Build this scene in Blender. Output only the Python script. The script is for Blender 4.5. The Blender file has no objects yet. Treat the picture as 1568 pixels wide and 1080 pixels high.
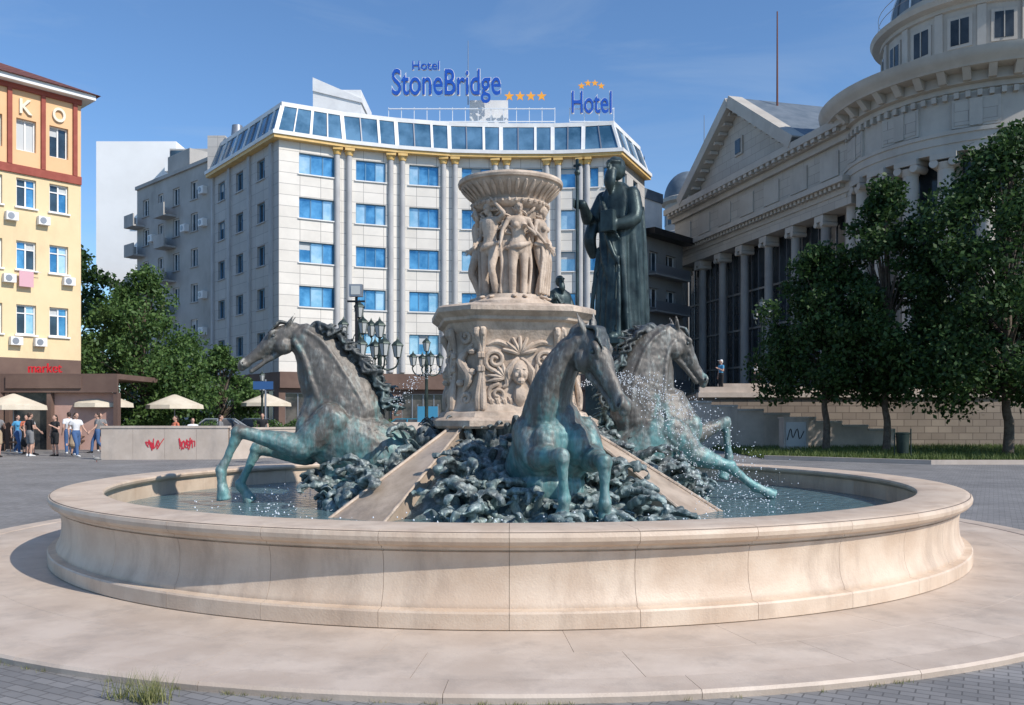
import bpy, math, random
import numpy as np
from mathutils import Vector, Matrix, noise
random.seed(7)
V=Vector; R=math.radians; pi=math.pi
sc=bpy.context.scene
U=random.uniform
# ---------------------------------------------------------------- materials
def nmat(name):
    m=bpy.data.materials.new(name); m.use_nodes=True
    nt=m.node_tree; b=nt.nodes['Principled BSDF']; return m,nt,b
def c4(c): return (c[0],c[1],c[2],1)
def mat(name,c1,c2=None,rough=.8,metal=0,ns=2.0,bump=0,bs=40,spec=.4,lo=.38,hi=.62,stretch=None,c3=None,s3=.4,point=False,z3=.45):
    m,nt,b=nmat(name); N=nt.nodes; L=nt.links
    b.inputs['Roughness'].default_value=rough; b.inputs['Metallic'].default_value=metal
    b.inputs['Specular IOR Level'].default_value=spec
    g=N.new('ShaderNodeNewGeometry'); src=g.outputs['Position']
    if stretch:
        mp=N.new('ShaderNodeMapping'); mp.inputs['Scale'].default_value=stretch
        L.new(src,mp.inputs['Vector']); src=mp.outputs[0]
    if c2:
        n=N.new('ShaderNodeTexNoise'); n.inputs['Scale'].default_value=ns; n.inputs['Detail'].default_value=7; n.inputs['Roughness'].default_value=.62
        L.new(src,n.inputs['Vector'])
        r=N.new('ShaderNodeValToRGB'); r.color_ramp.elements[0].position=lo; r.color_ramp.elements[1].position=hi
        r.color_ramp.elements[0].color=c4(c1); r.color_ramp.elements[1].color=c4(c2)
        L.new(n.outputs['Fac'],r.inputs[0]); out=r.outputs[0]
        if c3:
            n3=N.new('ShaderNodeTexNoise'); n3.inputs['Scale'].default_value=s3; n3.inputs['Detail'].default_value=8; n3.inputs['Roughness'].default_value=.7
            mp3=N.new('ShaderNodeMapping'); mp3.inputs['Scale'].default_value=(1,1,z3); L.new(g.outputs['Position'],mp3.inputs[0])
            L.new(mp3.outputs[0],n3.inputs['Vector'])
            r3=N.new('ShaderNodeValToRGB'); r3.color_ramp.elements[0].position=.5; r3.color_ramp.elements[1].position=.74
            L.new(n3.outputs['Fac'],r3.inputs[0])
            mx=N.new('ShaderNodeMix'); mx.data_type='RGBA'
            L.new(r3.outputs[0],mx.inputs[0]); L.new(out,mx.inputs[6]); mx.inputs[7].default_value=c4(c3); out=mx.outputs[2]
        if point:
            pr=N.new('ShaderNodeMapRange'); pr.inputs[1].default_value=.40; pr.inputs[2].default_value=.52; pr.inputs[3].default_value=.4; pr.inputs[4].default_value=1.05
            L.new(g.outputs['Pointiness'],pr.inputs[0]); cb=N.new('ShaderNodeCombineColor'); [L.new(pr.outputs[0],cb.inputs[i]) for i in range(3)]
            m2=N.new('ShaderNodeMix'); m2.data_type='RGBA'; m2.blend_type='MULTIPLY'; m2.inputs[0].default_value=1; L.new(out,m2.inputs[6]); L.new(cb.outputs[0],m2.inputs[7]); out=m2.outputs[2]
        L.new(out,b.inputs['Base Color'])
    else: b.inputs['Base Color'].default_value=c4(c1)
    if bump:
        n2=N.new('ShaderNodeTexNoise'); n2.inputs['Scale'].default_value=bs; n2.inputs['Detail'].default_value=5
        L.new(g.outputs['Position'],n2.inputs['Vector'])
        bp=N.new('ShaderNodeBump'); bp.inputs['Strength'].default_value=bump; bp.inputs['Distance'].default_value=.02
        L.new(n2.outputs['Fac'],bp.inputs['Height']); L.new(bp.outputs[0],b.inputs['Normal'])
    return m
def brick(name,c1,c2,mo,w,h,ms=.01,off=0,uv=True,rough=.7,dirt=None,bias=0,rot=0):
    m,nt,b=nmat(name); N=nt.nodes; L=nt.links
    b.inputs['Roughness'].default_value=rough; b.inputs['Specular IOR Level'].default_value=.3
    g=N.new('ShaderNodeNewGeometry')
    if uv: u=N.new('ShaderNodeUVMap'); src=u.outputs[0]
    else:
        mp=N.new('ShaderNodeMapping'); mp.inputs['Rotation'].default_value=(0,0,rot); L.new(g.outputs['Position'],mp.inputs['Vector']); src=mp.outputs[0]
    t=N.new('ShaderNodeTexBrick'); t.offset=off; t.inputs['Scale'].default_value=1
    t.inputs['Brick Width'].default_value=w; t.inputs['Row Height'].default_value=h; t.inputs['Mortar Size'].default_value=ms
    t.inputs['Color1'].default_value=c4(c1); t.inputs['Color2'].default_value=c4(c2); t.inputs['Mortar'].default_value=c4(mo)
    t.inputs['Bias'].default_value=bias
    L.new(src,t.inputs['Vector']); out=t.outputs['Color']
    n=N.new('ShaderNodeTexNoise'); n.inputs['Scale'].default_value=.6; n.inputs['Detail'].default_value=8; n.inputs['Roughness'].default_value=.7
    L.new(g.outputs['Position'],n.inputs['Vector'])
    r=N.new('ShaderNodeValToRGB'); r.color_ramp.elements[0].position=.35; r.color_ramp.elements[1].position=.7
    d=dirt or .78
    r.color_ramp.elements[0].color=(1,1,1,1); r.color_ramp.elements[1].color=(d,d,d,1)
    L.new(n.outputs['Fac'],r.inputs[0])
    mx=N.new('ShaderNodeMix'); mx.data_type='RGBA'; mx.blend_type='MULTIPLY'; mx.inputs[0].default_value=1
    L.new(out,mx.inputs[6]); L.new(r.outputs[0],mx.inputs[7]); L.new(mx.outputs[2],b.inputs['Base Color'])
    return m
def bronze(name,z0,z1,dark,teal,light,amt=.62,rough=.5):
    m,nt,b=nmat(name); N=nt.nodes; L=nt.links
    b.inputs['Metallic'].default_value=.25; b.inputs['Roughness'].default_value=rough
    g=N.new('ShaderNodeNewGeometry'); sp=N.new('ShaderNodeSeparateXYZ'); L.new(g.outputs['Position'],sp.inputs[0])
    mr=N.new('ShaderNodeMapRange'); mr.inputs[1].default_value=z0; mr.inputs[2].default_value=z1
    L.new(sp.outputs[2],mr.inputs[0])
    n=N.new('ShaderNodeTexNoise'); n.inputs['Scale'].default_value=2.6; n.inputs['Detail'].default_value=9; n.inputs['Roughness'].default_value=.72
    mp=N.new('ShaderNodeMapping'); mp.inputs['Scale'].default_value=(1.5,1.5,.7); L.new(g.outputs['Position'],mp.inputs[0]); L.new(mp.outputs[0],n.inputs['Vector'])
    a=N.new('ShaderNodeMath'); a.operation='MULTIPLY_ADD'; L.new(n.outputs['Fac'],a.inputs[0]); a.inputs[1].default_value=3.4; a.inputs[2].default_value=-1.65
    s=N.new('ShaderNodeMath'); L.new(mr.outputs[0],s.inputs[0]); L.new(a.outputs[0],s.inputs[1])
    r=N.new('ShaderNodeValToRGB'); r.color_ramp.elements[0].position=.15; r.color_ramp.elements[1].position=.8
    r.color_ramp.elements[0].color=c4(teal); r.color_ramp.elements[1].color=c4(dark)
    L.new(s.outputs[0],r.inputs[0])
    n2=N.new('ShaderNodeTexNoise'); n2.inputs['Scale'].default_value=7; n2.inputs['Detail'].default_value=9; n2.inputs['Roughness'].default_value=.75
    mp2=N.new('ShaderNodeMapping'); mp2.inputs['Scale'].default_value=(1.5,1.5,.4); L.new(g.outputs['Position'],mp2.inputs[0]); L.new(mp2.outputs[0],n2.inputs['Vector'])
    ad=N.new('ShaderNodeMath'); ad.operation='MULTIPLY_ADD'; L.new(mr.outputs[0],ad.inputs[0]); ad.inputs[1].default_value=-.05; L.new(n2.outputs['Fac'],ad.inputs[2])
    r2=N.new('ShaderNodeValToRGB'); r2.color_ramp.elements[0].position=.46; r2.color_ramp.elements[1].position=.66; r2.color_ramp.elements[1].color=(amt,amt,amt,1)
    L.new(ad.outputs[0],r2.inputs[0])
    mx=N.new('ShaderNodeMix'); mx.data_type='RGBA'; L.new(r2.outputs[0],mx.inputs[0]); L.new(r.outputs[0],mx.inputs[6]); mx.inputs[7].default_value=c4(light)
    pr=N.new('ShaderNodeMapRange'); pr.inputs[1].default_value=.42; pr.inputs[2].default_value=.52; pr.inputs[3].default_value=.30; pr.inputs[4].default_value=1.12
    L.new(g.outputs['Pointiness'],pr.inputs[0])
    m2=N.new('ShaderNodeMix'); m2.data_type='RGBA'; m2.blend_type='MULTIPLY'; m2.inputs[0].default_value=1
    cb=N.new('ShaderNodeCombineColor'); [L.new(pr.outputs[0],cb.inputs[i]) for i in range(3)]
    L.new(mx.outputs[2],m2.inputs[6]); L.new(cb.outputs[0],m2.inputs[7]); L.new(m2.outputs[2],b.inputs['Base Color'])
    rr=N.new('ShaderNodeMapRange'); rr.inputs[3].default_value=.28; rr.inputs[4].default_value=.7; L.new(n2.outputs['Fac'],rr.inputs[0]); L.new(rr.outputs[0],b.inputs['Roughness'])
    bp=N.new('ShaderNodeBump'); bp.inputs['Strength'].default_value=.5; bp.inputs['Distance'].default_value=.02; L.new(n2.outputs['Fac'],bp.inputs['Height']); L.new(bp.outputs[0],b.inputs['Normal'])
    return m
def leafmat(name,c1,c2):
    m,nt,b=nmat(name); N=nt.nodes; L=nt.links
    g=N.new('ShaderNodeNewGeometry'); r=N.new('ShaderNodeValToRGB'); r.color_ramp.elements[0].color=c4(c1); r.color_ramp.elements[1].color=c4(c2)
    L.new(g.outputs['Random Per Island'],r.inputs[0]); L.new(r.outputs[0],b.inputs['Base Color'])
    b.inputs['Roughness'].default_value=.55; b.inputs['Specular IOR Level'].default_value=.3
    tr=N.new('ShaderNodeBsdfTranslucent'); L.new(r.outputs[0],tr.inputs[0]); ms=N.new('ShaderNodeMixShader'); ms.inputs[0].default_value=.3
    L.new(b.outputs[0],ms.inputs[1]); L.new(tr.outputs[0],ms.inputs[2]); L.new(ms.outputs[0],N['Material Output'].inputs[0])
    return m
basin_st=mat('basin_limestone',(.55,.42,.31),(.65,.525,.405),rough=.5,ns=2.2,bump=.15,bs=60,c3=(.42,.32,.24),s3=3.0,z3=.25)
slab_st=mat('slab_limestone',(.48,.385,.305),(.58,.48,.39),rough=.5,ns=1.6,bump=.12,bs=70,c3=(.37,.305,.25),s3=1.8)
joint=mat('joint_dark',(.18,.14,.11))
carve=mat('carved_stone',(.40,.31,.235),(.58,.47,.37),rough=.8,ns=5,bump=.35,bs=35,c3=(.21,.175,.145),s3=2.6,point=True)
ramp_st=mat('ramp_stone',(.36,.28,.21),(.50,.40,.31),rough=.3,ns=3,bump=.1,stretch=(1,1,.4),c3=(.22,.18,.145),s3=2)
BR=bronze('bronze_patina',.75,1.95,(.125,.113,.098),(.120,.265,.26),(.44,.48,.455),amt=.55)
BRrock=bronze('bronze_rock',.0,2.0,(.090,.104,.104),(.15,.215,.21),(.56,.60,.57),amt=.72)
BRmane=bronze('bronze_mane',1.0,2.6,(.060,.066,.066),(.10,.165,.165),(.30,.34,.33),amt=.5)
BRstat=mat('bronze_statue',(.016,.026,.028),(.045,.068,.068),rough=.42,metal=.4,ns=2.2,bump=.25,c3=(.09,.13,.125),s3=1.2,z3=.3)
black=mat('black_metal',(.02,.02,.022),rough=.4,metal=.5)
white=mat('white_paint',(.80,.80,.78),(.70,.70,.69),rough=.6,ns=1)
water,nt,b=nmat('water_surface')
b.inputs['Base Color'].default_value=(.10,.17,.185,1); b.inputs['Roughness'].default_value=.06; b.inputs['IOR'].default_value=1.33
g=nt.nodes.new('ShaderNodeNewGeometry'); n=nt.nodes.new('ShaderNodeTexNoise'); n.inputs['Scale'].default_value=8; n.inputs['Detail'].default_value=5
nt.links.new(g.outputs['Position'],n.inputs['Vector']); bp=nt.nodes.new('ShaderNodeBump'); bp.inputs['Strength'].default_value=1; bp.inputs['Distance'].default_value=.07
nt.links.new(n.outputs['Fac'],bp.inputs['Height']); nt.links.new(bp.outputs[0],b.inputs['Normal'])
drop=mat('water_drops',(.85,.9,.95),rough=.1)
# ---------------------------------------------------------------- mesh builder
class MB:
    def __init__(s): s.v=[];s.f=[];s.m=[];s.s=[];s.uv=[];s.mats=[];s.M=Matrix.Identity(4)
    def mi(s,mt):
        if mt not in s.mats: s.mats.append(mt)
        return s.mats.index(mt)
    def av(s,p):
        p=V(p); s.uv.append((p.x,p.z)); s.v.append(tuple(s.M@p)); return len(s.v)-1
    def face(s,ix,mt,sm=False): s.f.append(tuple(ix)); s.m.append(s.mi(mt)); s.s.append(sm)
    def poly(s,pts,mt,sm=False): s.face([s.av(p) for p in pts],mt,sm)
    def box(s,x0,x1,y0,y1,z0,z1,mt):
        i=[s.av((x,y,z)) for z in (z0,z1) for y in (y0,y1) for x in (x0,x1)]
        for q in ((0,1,3,2),(4,5,7,6),(0,1,5,4),(2,3,7,6),(0,2,6,4),(1,3,7,5)): s.face([i[k] for k in q],mt)
    def rings(s,rs,mt,sm=True,close=True,cap=True):
        n=len(rs[0]); ids=[[s.av(p) for p in r] for r in rs]
        for a,b in zip(ids,ids[1:]):
            for k in range(n if close else n-1):
                k2=(k+1)%n; s.face((a[k],a[k2],b[k2],b[k]),mt,sm)
        if cap:
            s.face(ids[0],mt,False); s.face(ids[-1][::-1],mt,False)
    def lathe(s,prof,n,mt,c=(0,0,0),sm=True,cap=False,a0=0):
        c=V(c); s.rings([[c+V((r*math.sin(a0+2*pi*k/n),-r*math.cos(a0+2*pi*k/n),z)) for k in range(n)] for r,z in prof],mt,sm,True,cap)
    def cyl(s,p0,p1,r0,r1,mt,n=10,sm=True):
        p0=V(p0);p1=V(p1); t=(p1-p0).normalized(); l=t.orthogonal().normalized(); m=t.cross(l)
        s.rings([[p+(l*math.cos(2*pi*k/n)+m*math.sin(2*pi*k/n))*r for k in range(n)] for p,r in ((p0,r0),(p1,r1))],mt,sm)
    def ell(s,c,r,mt,n=12,Mx=None):
        c=V(c)
        if not hasattr(r,'__len__'): r=(r,r,r)
        rs=[]
        for j in range(n//2+1):
            ph=-pi/2+pi*(j/(n//2)); ph=max(min(ph,pi/2-.03),-pi/2+.03)
            ring=[V((r[0]*math.cos(ph)*math.cos(2*pi*k/n),r[1]*math.cos(ph)*math.sin(2*pi*k/n),r[2]*math.sin(ph))) for k in range(n)]
            rs.append([c+((Mx@p) if Mx else p) for p in ring])
        s.rings(rs,mt)
    def sweep(s,pts,rad,mt,lat=(0,1,0),n=12,sub=4,round_=True):
        pts=[V(p) for p in pts]; rad=[(r,r) if not hasattr(r,'__len__') else r for r in rad]
        P=[];Q=[]; m=len(pts)
        for i in range(m-1):
            a,b2,c,d=pts[max(i-1,0)],pts[i],pts[i+1],pts[min(i+2,m-1)]
            ra,rb,rc,rd=[V((x[0],x[1])) for x in (rad[max(i-1,0)],rad[i],rad[i+1],rad[min(i+2,m-1)])]
            for k in range(sub):
                t=k/sub
                def cr(a,b,c,d): return .5*((2*b)+(c-a)*t+(2*a-5*b+4*c-d)*t*t+(3*b-a-3*c+d)*t**3)
                P.append(cr(a,b2,c,d)); q=cr(ra,rb,rc,rd); Q.append((max(q.x,.001),max(q.y,.001)))
        P.append(pts[-1]);Q.append(rad[-1])
        T=[(P[min(i+1,len(P)-1)]-P[max(i-1,0)]).normalized() for i in range(len(P))]
        lat=V(lat); rs=[]
        def ring(c,t,rl,rn):
            l=lat-t*lat.dot(t)
            if l.length<.15: l=t.orthogonal()
            l.normalize(); q=t.cross(l)
            return [c+l*math.cos(2*pi*k/n)*rl+q*math.sin(2*pi*k/n)*rn for k in range(n)]
        if round_:
            r=min(Q[0])
            for ph in (85,55,28): rs.append(ring(P[0]-T[0]*r*math.sin(R(ph)),T[0],Q[0][0]*math.cos(R(ph)),Q[0][1]*math.cos(R(ph))))
        for p,t,q in zip(P,T,Q): rs.append(ring(p,t,*q))
        if round_:
            r=min(Q[-1])
            for ph in (28,55,85): rs.append(ring(P[-1]+T[-1]*r*math.sin(R(ph)),T[-1],Q[-1][0]*math.cos(R(ph)),Q[-1][1]*math.cos(R(ph))))
        s.rings(rs,mt); return P
    def add(s,me,mt,M=None):
        M=s.M@(M or Matrix.Identity(4)); o=len(s.v); n=len(me.vertices)
        co=np.empty(n*3,dtype=np.float64); me.vertices.foreach_get('co',co); co=co.reshape(-1,3)
        A=np.array(M); co=co@A[:3,:3].T+A[:3,3]
        s.v.extend(map(tuple,co.tolist())); s.uv.extend([(0,0)]*n); k=s.mi(mt)
        fs=[tuple(i+o for i in p.vertices) for p in me.polygons]
        s.f.extend(fs); s.m.extend([k]*len(fs)); s.s.extend([True]*len(fs))
    def obj(s,name,parent=None,origin=None,sharp=38):
        me=bpy.data.meshes.new(name); v=np.array(s.v,dtype=np.float64)
        o=V(origin) if origin else V((0,0,0))
        if len(v): v=v-np.array(o)
        me.from_pydata(v.tolist(),[],s.f)
        for m in s.mats: me.materials.append(m)
        me.polygons.foreach_set('material_index',s.m); me.polygons.foreach_set('use_smooth',s.s)
        uvl=me.uv_layers.new(name='UVMap'); li=np.empty(len(me.loops),dtype=np.int32); me.loops.foreach_get('vertex_index',li)
        uvl.data.foreach_set('uv',np.array(s.uv,dtype=np.float32)[li].ravel())
        me.update()
        if any(s.s): me.set_sharp_from_angle(angle=R(sharp))
        ob=bpy.data.objects.new(name,me); sc.collection.objects.link(ob); ob.location=o
        if parent: ob.parent=parent; ob.matrix_parent_inverse=Matrix.Translation(-parent.location)
        return ob
def empty(name,loc):
    e=bpy.data.objects.new(name,None); e.location=loc; e.empty_display_size=.3; sc.collection.objects.link(e); return e
def remesh(mb,vox,it=2,fac=.5,amp=0,fq=8):
    o=mb.obj('tmp'); md=o.modifiers.new('r','REMESH'); md.mode='VOXEL'; md.voxel_size=vox; md.use_smooth_shade=True
    if it: sm=o.modifiers.new('s','SMOOTH'); sm.factor=fac; sm.iterations=it
    dg=bpy.context.evaluated_depsgraph_get(); me=bpy.data.meshes.new_from_object(o.evaluated_get(dg)); bpy.data.objects.remove(o)
    if amp:
        ns=[v.normal.copy() for v in me.vertices]
        for v,nn in zip(me.vertices,ns): v.co+=nn*amp*(noise.noise(v.co*fq)+.5*noise.noise(v.co*fq*2.3))
    return me
def FR(A,B,z=0):
    A=V((A[0],A[1],z)); B=V((B[0],B[1],z)); d=(B-A).normalized(); L=(B-A).length
    return Matrix(((d.x,d.y,0,A.x),(d.y,-d.x,0,A.y),(0,0,1,z),(0,0,0,1))),L
blind=mat('blind',(.5,.52,.52),rough=.6)
def wall(mb,x0,x1,z0,z1,cols,rows,mw,glass,mf,dep=.18,mull=1,hm=0,fr=.07,y=0,sill=None):
    xs=[x0]+[c for p in cols for c in p]+[x1]; zs=[z0]+[c for p in rows for c in p]+[z1]
    for i in range(len(xs)-1):
        for j in range(len(zs)-1):
            a,b,c,d=xs[i],xs[i+1],zs[j],zs[j+1]
            if b-a<1e-4 or d-c<1e-4: continue
            if i%2 and j%2:
                yb=y-dep
                for q in (((a,y,c),(b,y,c),(b,yb,c),(a,yb,c)),((a,y,d),(b,y,d),(b,yb,d),(a,yb,d)),((a,y,c),(a,y,d),(a,yb,d),(a,yb,c)),((b,y,c),(b,y,d),(b,yb,d),(b,yb,c))): mb.poly(q,mw)
                n_=mull+1 if isinstance(glass,list) else 1
                for k in range(n_):
                    xa=a+(b-a)*k/n_; xb=a+(b-a)*(k+1)/n_
                    mb.poly(((xa,yb,c),(xb,yb,c),(xb,yb,d),(xa,yb,d)),random.choice(glass) if isinstance(glass,list) else glass)
                if random.random()<(.35 if isinstance(glass,list) else .2):
                    hb=random.uniform(.2,.6)*(d-c); xa=a+(b-a)/(mull+1)*random.randint(0,mull); mb.poly(((xa,yb+.002,d-hb),(xa+(b-a)/(mull+1),yb+.002,d-hb),(xa+(b-a)/(mull+1),yb+.002,d),(xa,yb+.002,d)),blind)
                if mf:
                    y0,y1=yb+.003,yb+.06
                    mb.box(a,b,y0,y1,c,c+fr,mf); mb.box(a,b,y0,y1,d-fr,d,mf); mb.box(a,a+fr,y0,y1,c+fr,d-fr,mf); mb.box(b-fr,b,y0,y1,c+fr,d-fr,mf)
                    for k in range(mull):
                        xm=a+(b-a)*(k+1)/(mull+1); mb.box(xm-fr*.5,xm+fr*.5,y0,y1-.004,c+fr,d-fr,mf)
                    for k in range(hm):
                        zm=c+(d-c)*.72; mb.box(a+fr,b-fr,y0,y1-.008,zm-fr*.4,zm+fr*.4,mf)
                if sill: mb.box(a-.08,b+.08,y+.002,y+.1,c-.08,c-.003,sill)
            else: mb.poly(((a,y,c),(b,y,c),(b,y,d),(a,y,d)),mw)
def offs(pts,o):
    out=[]
    for i,p in enumerate(pts):
        p=V(p); ns=[]
        if i>0: d=(p-V(pts[i-1])).normalized(); ns.append(V((d.y,-d.x)))
        if i<len(pts)-1: d=(V(pts[i+1])-p).normalized(); ns.append(V((d.y,-d.x)))
        n=sum(ns,V((0,0))).normalized(); k=1/max(n.dot(ns[0]),.5); out.append(p+n*o*k)
    return out
def strip(mb,pts,o0,o1,z0,z1,mt):
    a=offs(pts,o0); b=offs(pts,o1)
    for i in range(len(pts)-1):
        A0,A1,B0,B1=a[i],a[i+1],b[i],b[i+1]
        for q in (((*B0,z0),(*B1,z0),(*B1,z1),(*B0,z1)),((*A0,z0),(*A1,z0),(*B1,z0),(*B0,z0)),((*A0,z1),(*A1,z1),(*B1,z1),(*B0,z1)),((*A0,z0),(*A1,z0),(*A1,z1),(*A0,z1))): mb.poly(q,mt)
    for p,q in ((a[0],b[0]),(a[-1],b[-1])): mb.poly(((*p,z0),(*q,z0),(*q,z1),(*p,z1)),mt)
def textmesh(body,extr=.05,off=0):
    cu=bpy.data.curves.new('t','FONT'); cu.body=body; cu.size=1; cu.extrude=extr; cu.offset=off; cu.align_x='LEFT'
    o=bpy.data.objects.new('t',cu); sc.collection.objects.link(o); dg=bpy.context.evaluated_depsgraph_get()
    me=bpy.data.meshes.new_from_object(o.evaluated_get(dg)); bpy.data.objects.remove(o); return me
def addtext(mb,body,mt,x0,x1,z0,z1,y,extr=.05,off=0):
    me=textmesh(body,extr,off); base=textmesh(body,extr,0)
    xs=[v.co.x for v in base.vertices]; zs=[v.co.y for v in base.vertices]
    sx=(x1-x0)/(max(xs)-min(xs)); sz=(z1-z0)/(max(zs)-min(zs))
    M=Matrix(((sx,0,0,x0-min(xs)*sx),(0,0,-1,y),(0,sz,0,z0-min(zs)*sz),(0,0,0,1)))
    mb.add(me,mt,M)
    for k in range(1,len(me.polygons)+1): mb.s[-k]=False
# ---------------------------------------------------------------- world, sun, camera
EL=R(41); SH=V((.82,-.57)).normalized(); AZ=math.atan2(SH.x,SH.y)
w=bpy.data.worlds.new("World"); sc.world=w; w.use_nodes=True; nt=w.node_tree; N=nt.nodes; L=nt.links; bg=N['Background']
sky=N.new('ShaderNodeTexSky'); sky.sky_type='NISHITA'; sky.sun_disc=False; sky.sun_elevation=EL; sky.sun_rotation=AZ; sky.air_density=1.0; sky.dust_density=.3; sky.ozone_density=2.2
ti=N.new('ShaderNodeMix'); ti.data_type='RGBA'; ti.blend_type='MULTIPLY'; ti.inputs[0].default_value=1; L.new(sky.outputs[0],ti.inputs[6]); ti.inputs[7].default_value=(.84,1.07,1.28,1)
tc=N.new('ShaderNodeTexCoord'); mp=N.new('ShaderNodeMapping'); mp.inputs['Scale'].default_value=(1.0,1.6,6.5); mp.inputs['Rotation'].default_value=(0,R(12),R(20)); L.new(tc.outputs['Generated'],mp.inputs[0])
n=N.new('ShaderNodeTexNoise'); n.inputs['Scale'].default_value=1.9; n.inputs['Detail'].default_value=10; n.inputs['Roughness'].default_value=.6; n.inputs['Distortion'].default_value=.8; L.new(mp.outputs[0],n.inputs['Vector'])
r=N.new('ShaderNodeValToRGB'); r.color_ramp.elements[0].position=.48; r.color_ramp.elements[1].position=.85; r.color_ramp.elements[1].color=(.32,.32,.32,1); L.new(n.outputs['Fac'],r.inputs[0])
mx=N.new('ShaderNodeMix'); mx.data_type='RGBA'; L.new(r.outputs[0],mx.inputs[0]); L.new(ti.outputs[2],mx.inputs[6]); mx.inputs[7].default_value=(4.0,4.9,6.0,1)
L.new(mx.outputs[2],bg.inputs[0]); bg.inputs[1].default_value=.128
sl=bpy.data.lights.new('sun','SUN'); sl.energy=4.7; sl.angle=R(.53); sl.color=(1,.935,.86)
so=bpy.data.objects.new('sun',sl); sc.collection.objects.link(so); so.location=(30,-20,40)
S=V((SH.x*math.cos(EL),SH.y*math.cos(EL),math.sin(EL))); so.rotation_euler=S.to_track_quat('Z','Y').to_euler()
cd=bpy.data.cameras.new('camera'); cam=bpy.data.objects.new('camera',cd); sc.collection.objects.link(cam); sc.camera=cam
cam.location=(0,0,1.55); cam.rotation_euler=(R(90),0,0); cd.sensor_width=36; cd.lens=31.0; cd.shift_y=.0625; cd.clip_end=5000
sc.view_settings.view_transform='Standard'; sc.view_settings.look='None'; sc.view_settings.exposure=0
# ---------------------------------------------------------------- ground
pave=brick('plaza_pavers',(.225,.22,.215),(.30,.29,.28),(.14,.135,.13),.16,.08,.005,.5,uv=False,dirt=.62,rot=.5)
mb=MB(); mb.poly(((-1500,-300,-.05),(1500,-300,-.05),(1500,3000,-.05),(-1500,3000,-.05)),pave); mb.obj('ground')
C=V((-.02,11.9,0)); FA=R(8.5)
fount=empty('stone_fountain',C)
def sector(mb,prof,a0,a1,sub,mt):
    rs=[]
    for k in range(sub+1):
        a=a0+(a1-a0)*k/sub; rs.append([C+V((r*math.sin(a),-r*math.cos(a),z)) for r,z in prof])
    mb.rings(rs,mt)
BP=[(5.52,.0),(5.535,.008),(5.535,.120),(5.525,.135),(5.465,.139),(5.452,.143),(5.452,.160),(5.444,.18),(5.425,.22),(5.408,.28),(5.40,.36),(5.40,.44),(5.408,.50),(5.42,.54),(5.424,.552),(5.408,.556),(5.408,.568),(5.45,.572),(5.456,.592),(5.47,.598),(5.508,.612),(5.530,.64),(5.535,.672),(5.525,.70),(5.50,.714),(5.46,.72),(5.02,.72),(4.99,.712),(4.98,.69),(4.99,.66),(5.03,.64),(5.06,.62),(5.06,.1),(5.1,0)]
mb=MB(); g=.0018/5.5
for i in range(36): sector(mb,BP,R(i*10)+g,R(i*10+10)-g,5,basin_st)
mb.obj('basin_wall',fount,sharp=24)
mb=MB(); mb.lathe([(r-.010 if r>5.3 else r+.010,z if z<.7 else .71) for r,z in BP],180,joint,C); mb.obj('basin_core',fount)
mb=MB()
for i in range(30):
    a0,a1=R(i*12+4),R(i*12+16); g=.0015/6
    sector(mb,[(5.2,-.049),(6.12,-.049),(6.122,-.003),(6.12,0),(5.2,0)],a0+g,a1-g,4,slab_st)
    sector(mb,[(6.123,-.049),(6.70,-.049),(6.71,-.004),(6.70,0),(6.123,0)],a0+R(3)+g,a1+R(3)-g,4,slab_st)
    sector(mb,[(6.715,-.05),(7.0,-.05),(7.005,-.015),(6.99,.004),(6.722,.006),(6.715,0)],a0+R(5)+g,a1+R(5)-g,4,slab_st)
mb.obj('circular_step',fount,sharp=30)
mb=MB(); mb.lathe([(5.2,-.008),(6.98,-.008),(6.98,-.05)],120,joint,C); mb.obj('step_core',fount)
mb=MB(); mb.lathe([(.5,.42),(5.07,.42)],96,water,C); mb.obj('water',fount)
mb=MB(); mb.lathe([(.5,.1),(5.09,.1)],64,joint,C); mb.obj('basin_floor',fount)
FM=Matrix.Translation(C)@Matrix.Rotation(FA,4,'Z')
Z=V((0,0,1))
# ---- pyramid, ramps, rockwork
mb=MB(); mb.M=FM
def conz(r): return 1.40-(r-.9)*(1.12/1.8)
mb.lathe([(.85,1.40),(1.5,conz(1.5)),(2.1,conz(2.1)),(2.6,.30)],48,BRrock,cap=False)
mb.obj('pyramid_core',fount)
mb=MB(); mb.M=FM
for th in (45,135,225,315):
    e=V((math.sin(R(th)),-math.cos(R(th)),0)); s=V((e.y,-e.x,0))
    t0=e*.90; t1=e*2.9
    def q(z0,z1): return [t0+s*.05+V((0,0,z0)),t0-s*.05+V((0,0,z0)),t1-s*.43+V((0,0,z1)),t1+s*.43+V((0,0,z1))]
    mb.rings([q(1.2,.1),q(1.54,.36)],ramp_st,sm=False)
    for sg in (1,-1):
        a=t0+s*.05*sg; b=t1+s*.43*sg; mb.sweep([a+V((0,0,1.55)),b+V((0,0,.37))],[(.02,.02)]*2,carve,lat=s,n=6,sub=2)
mb.obj('stone_ramps',fount)
mb=MB(); mb.M=FM; rk=MB()
rnd=random.Random(3)
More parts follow.
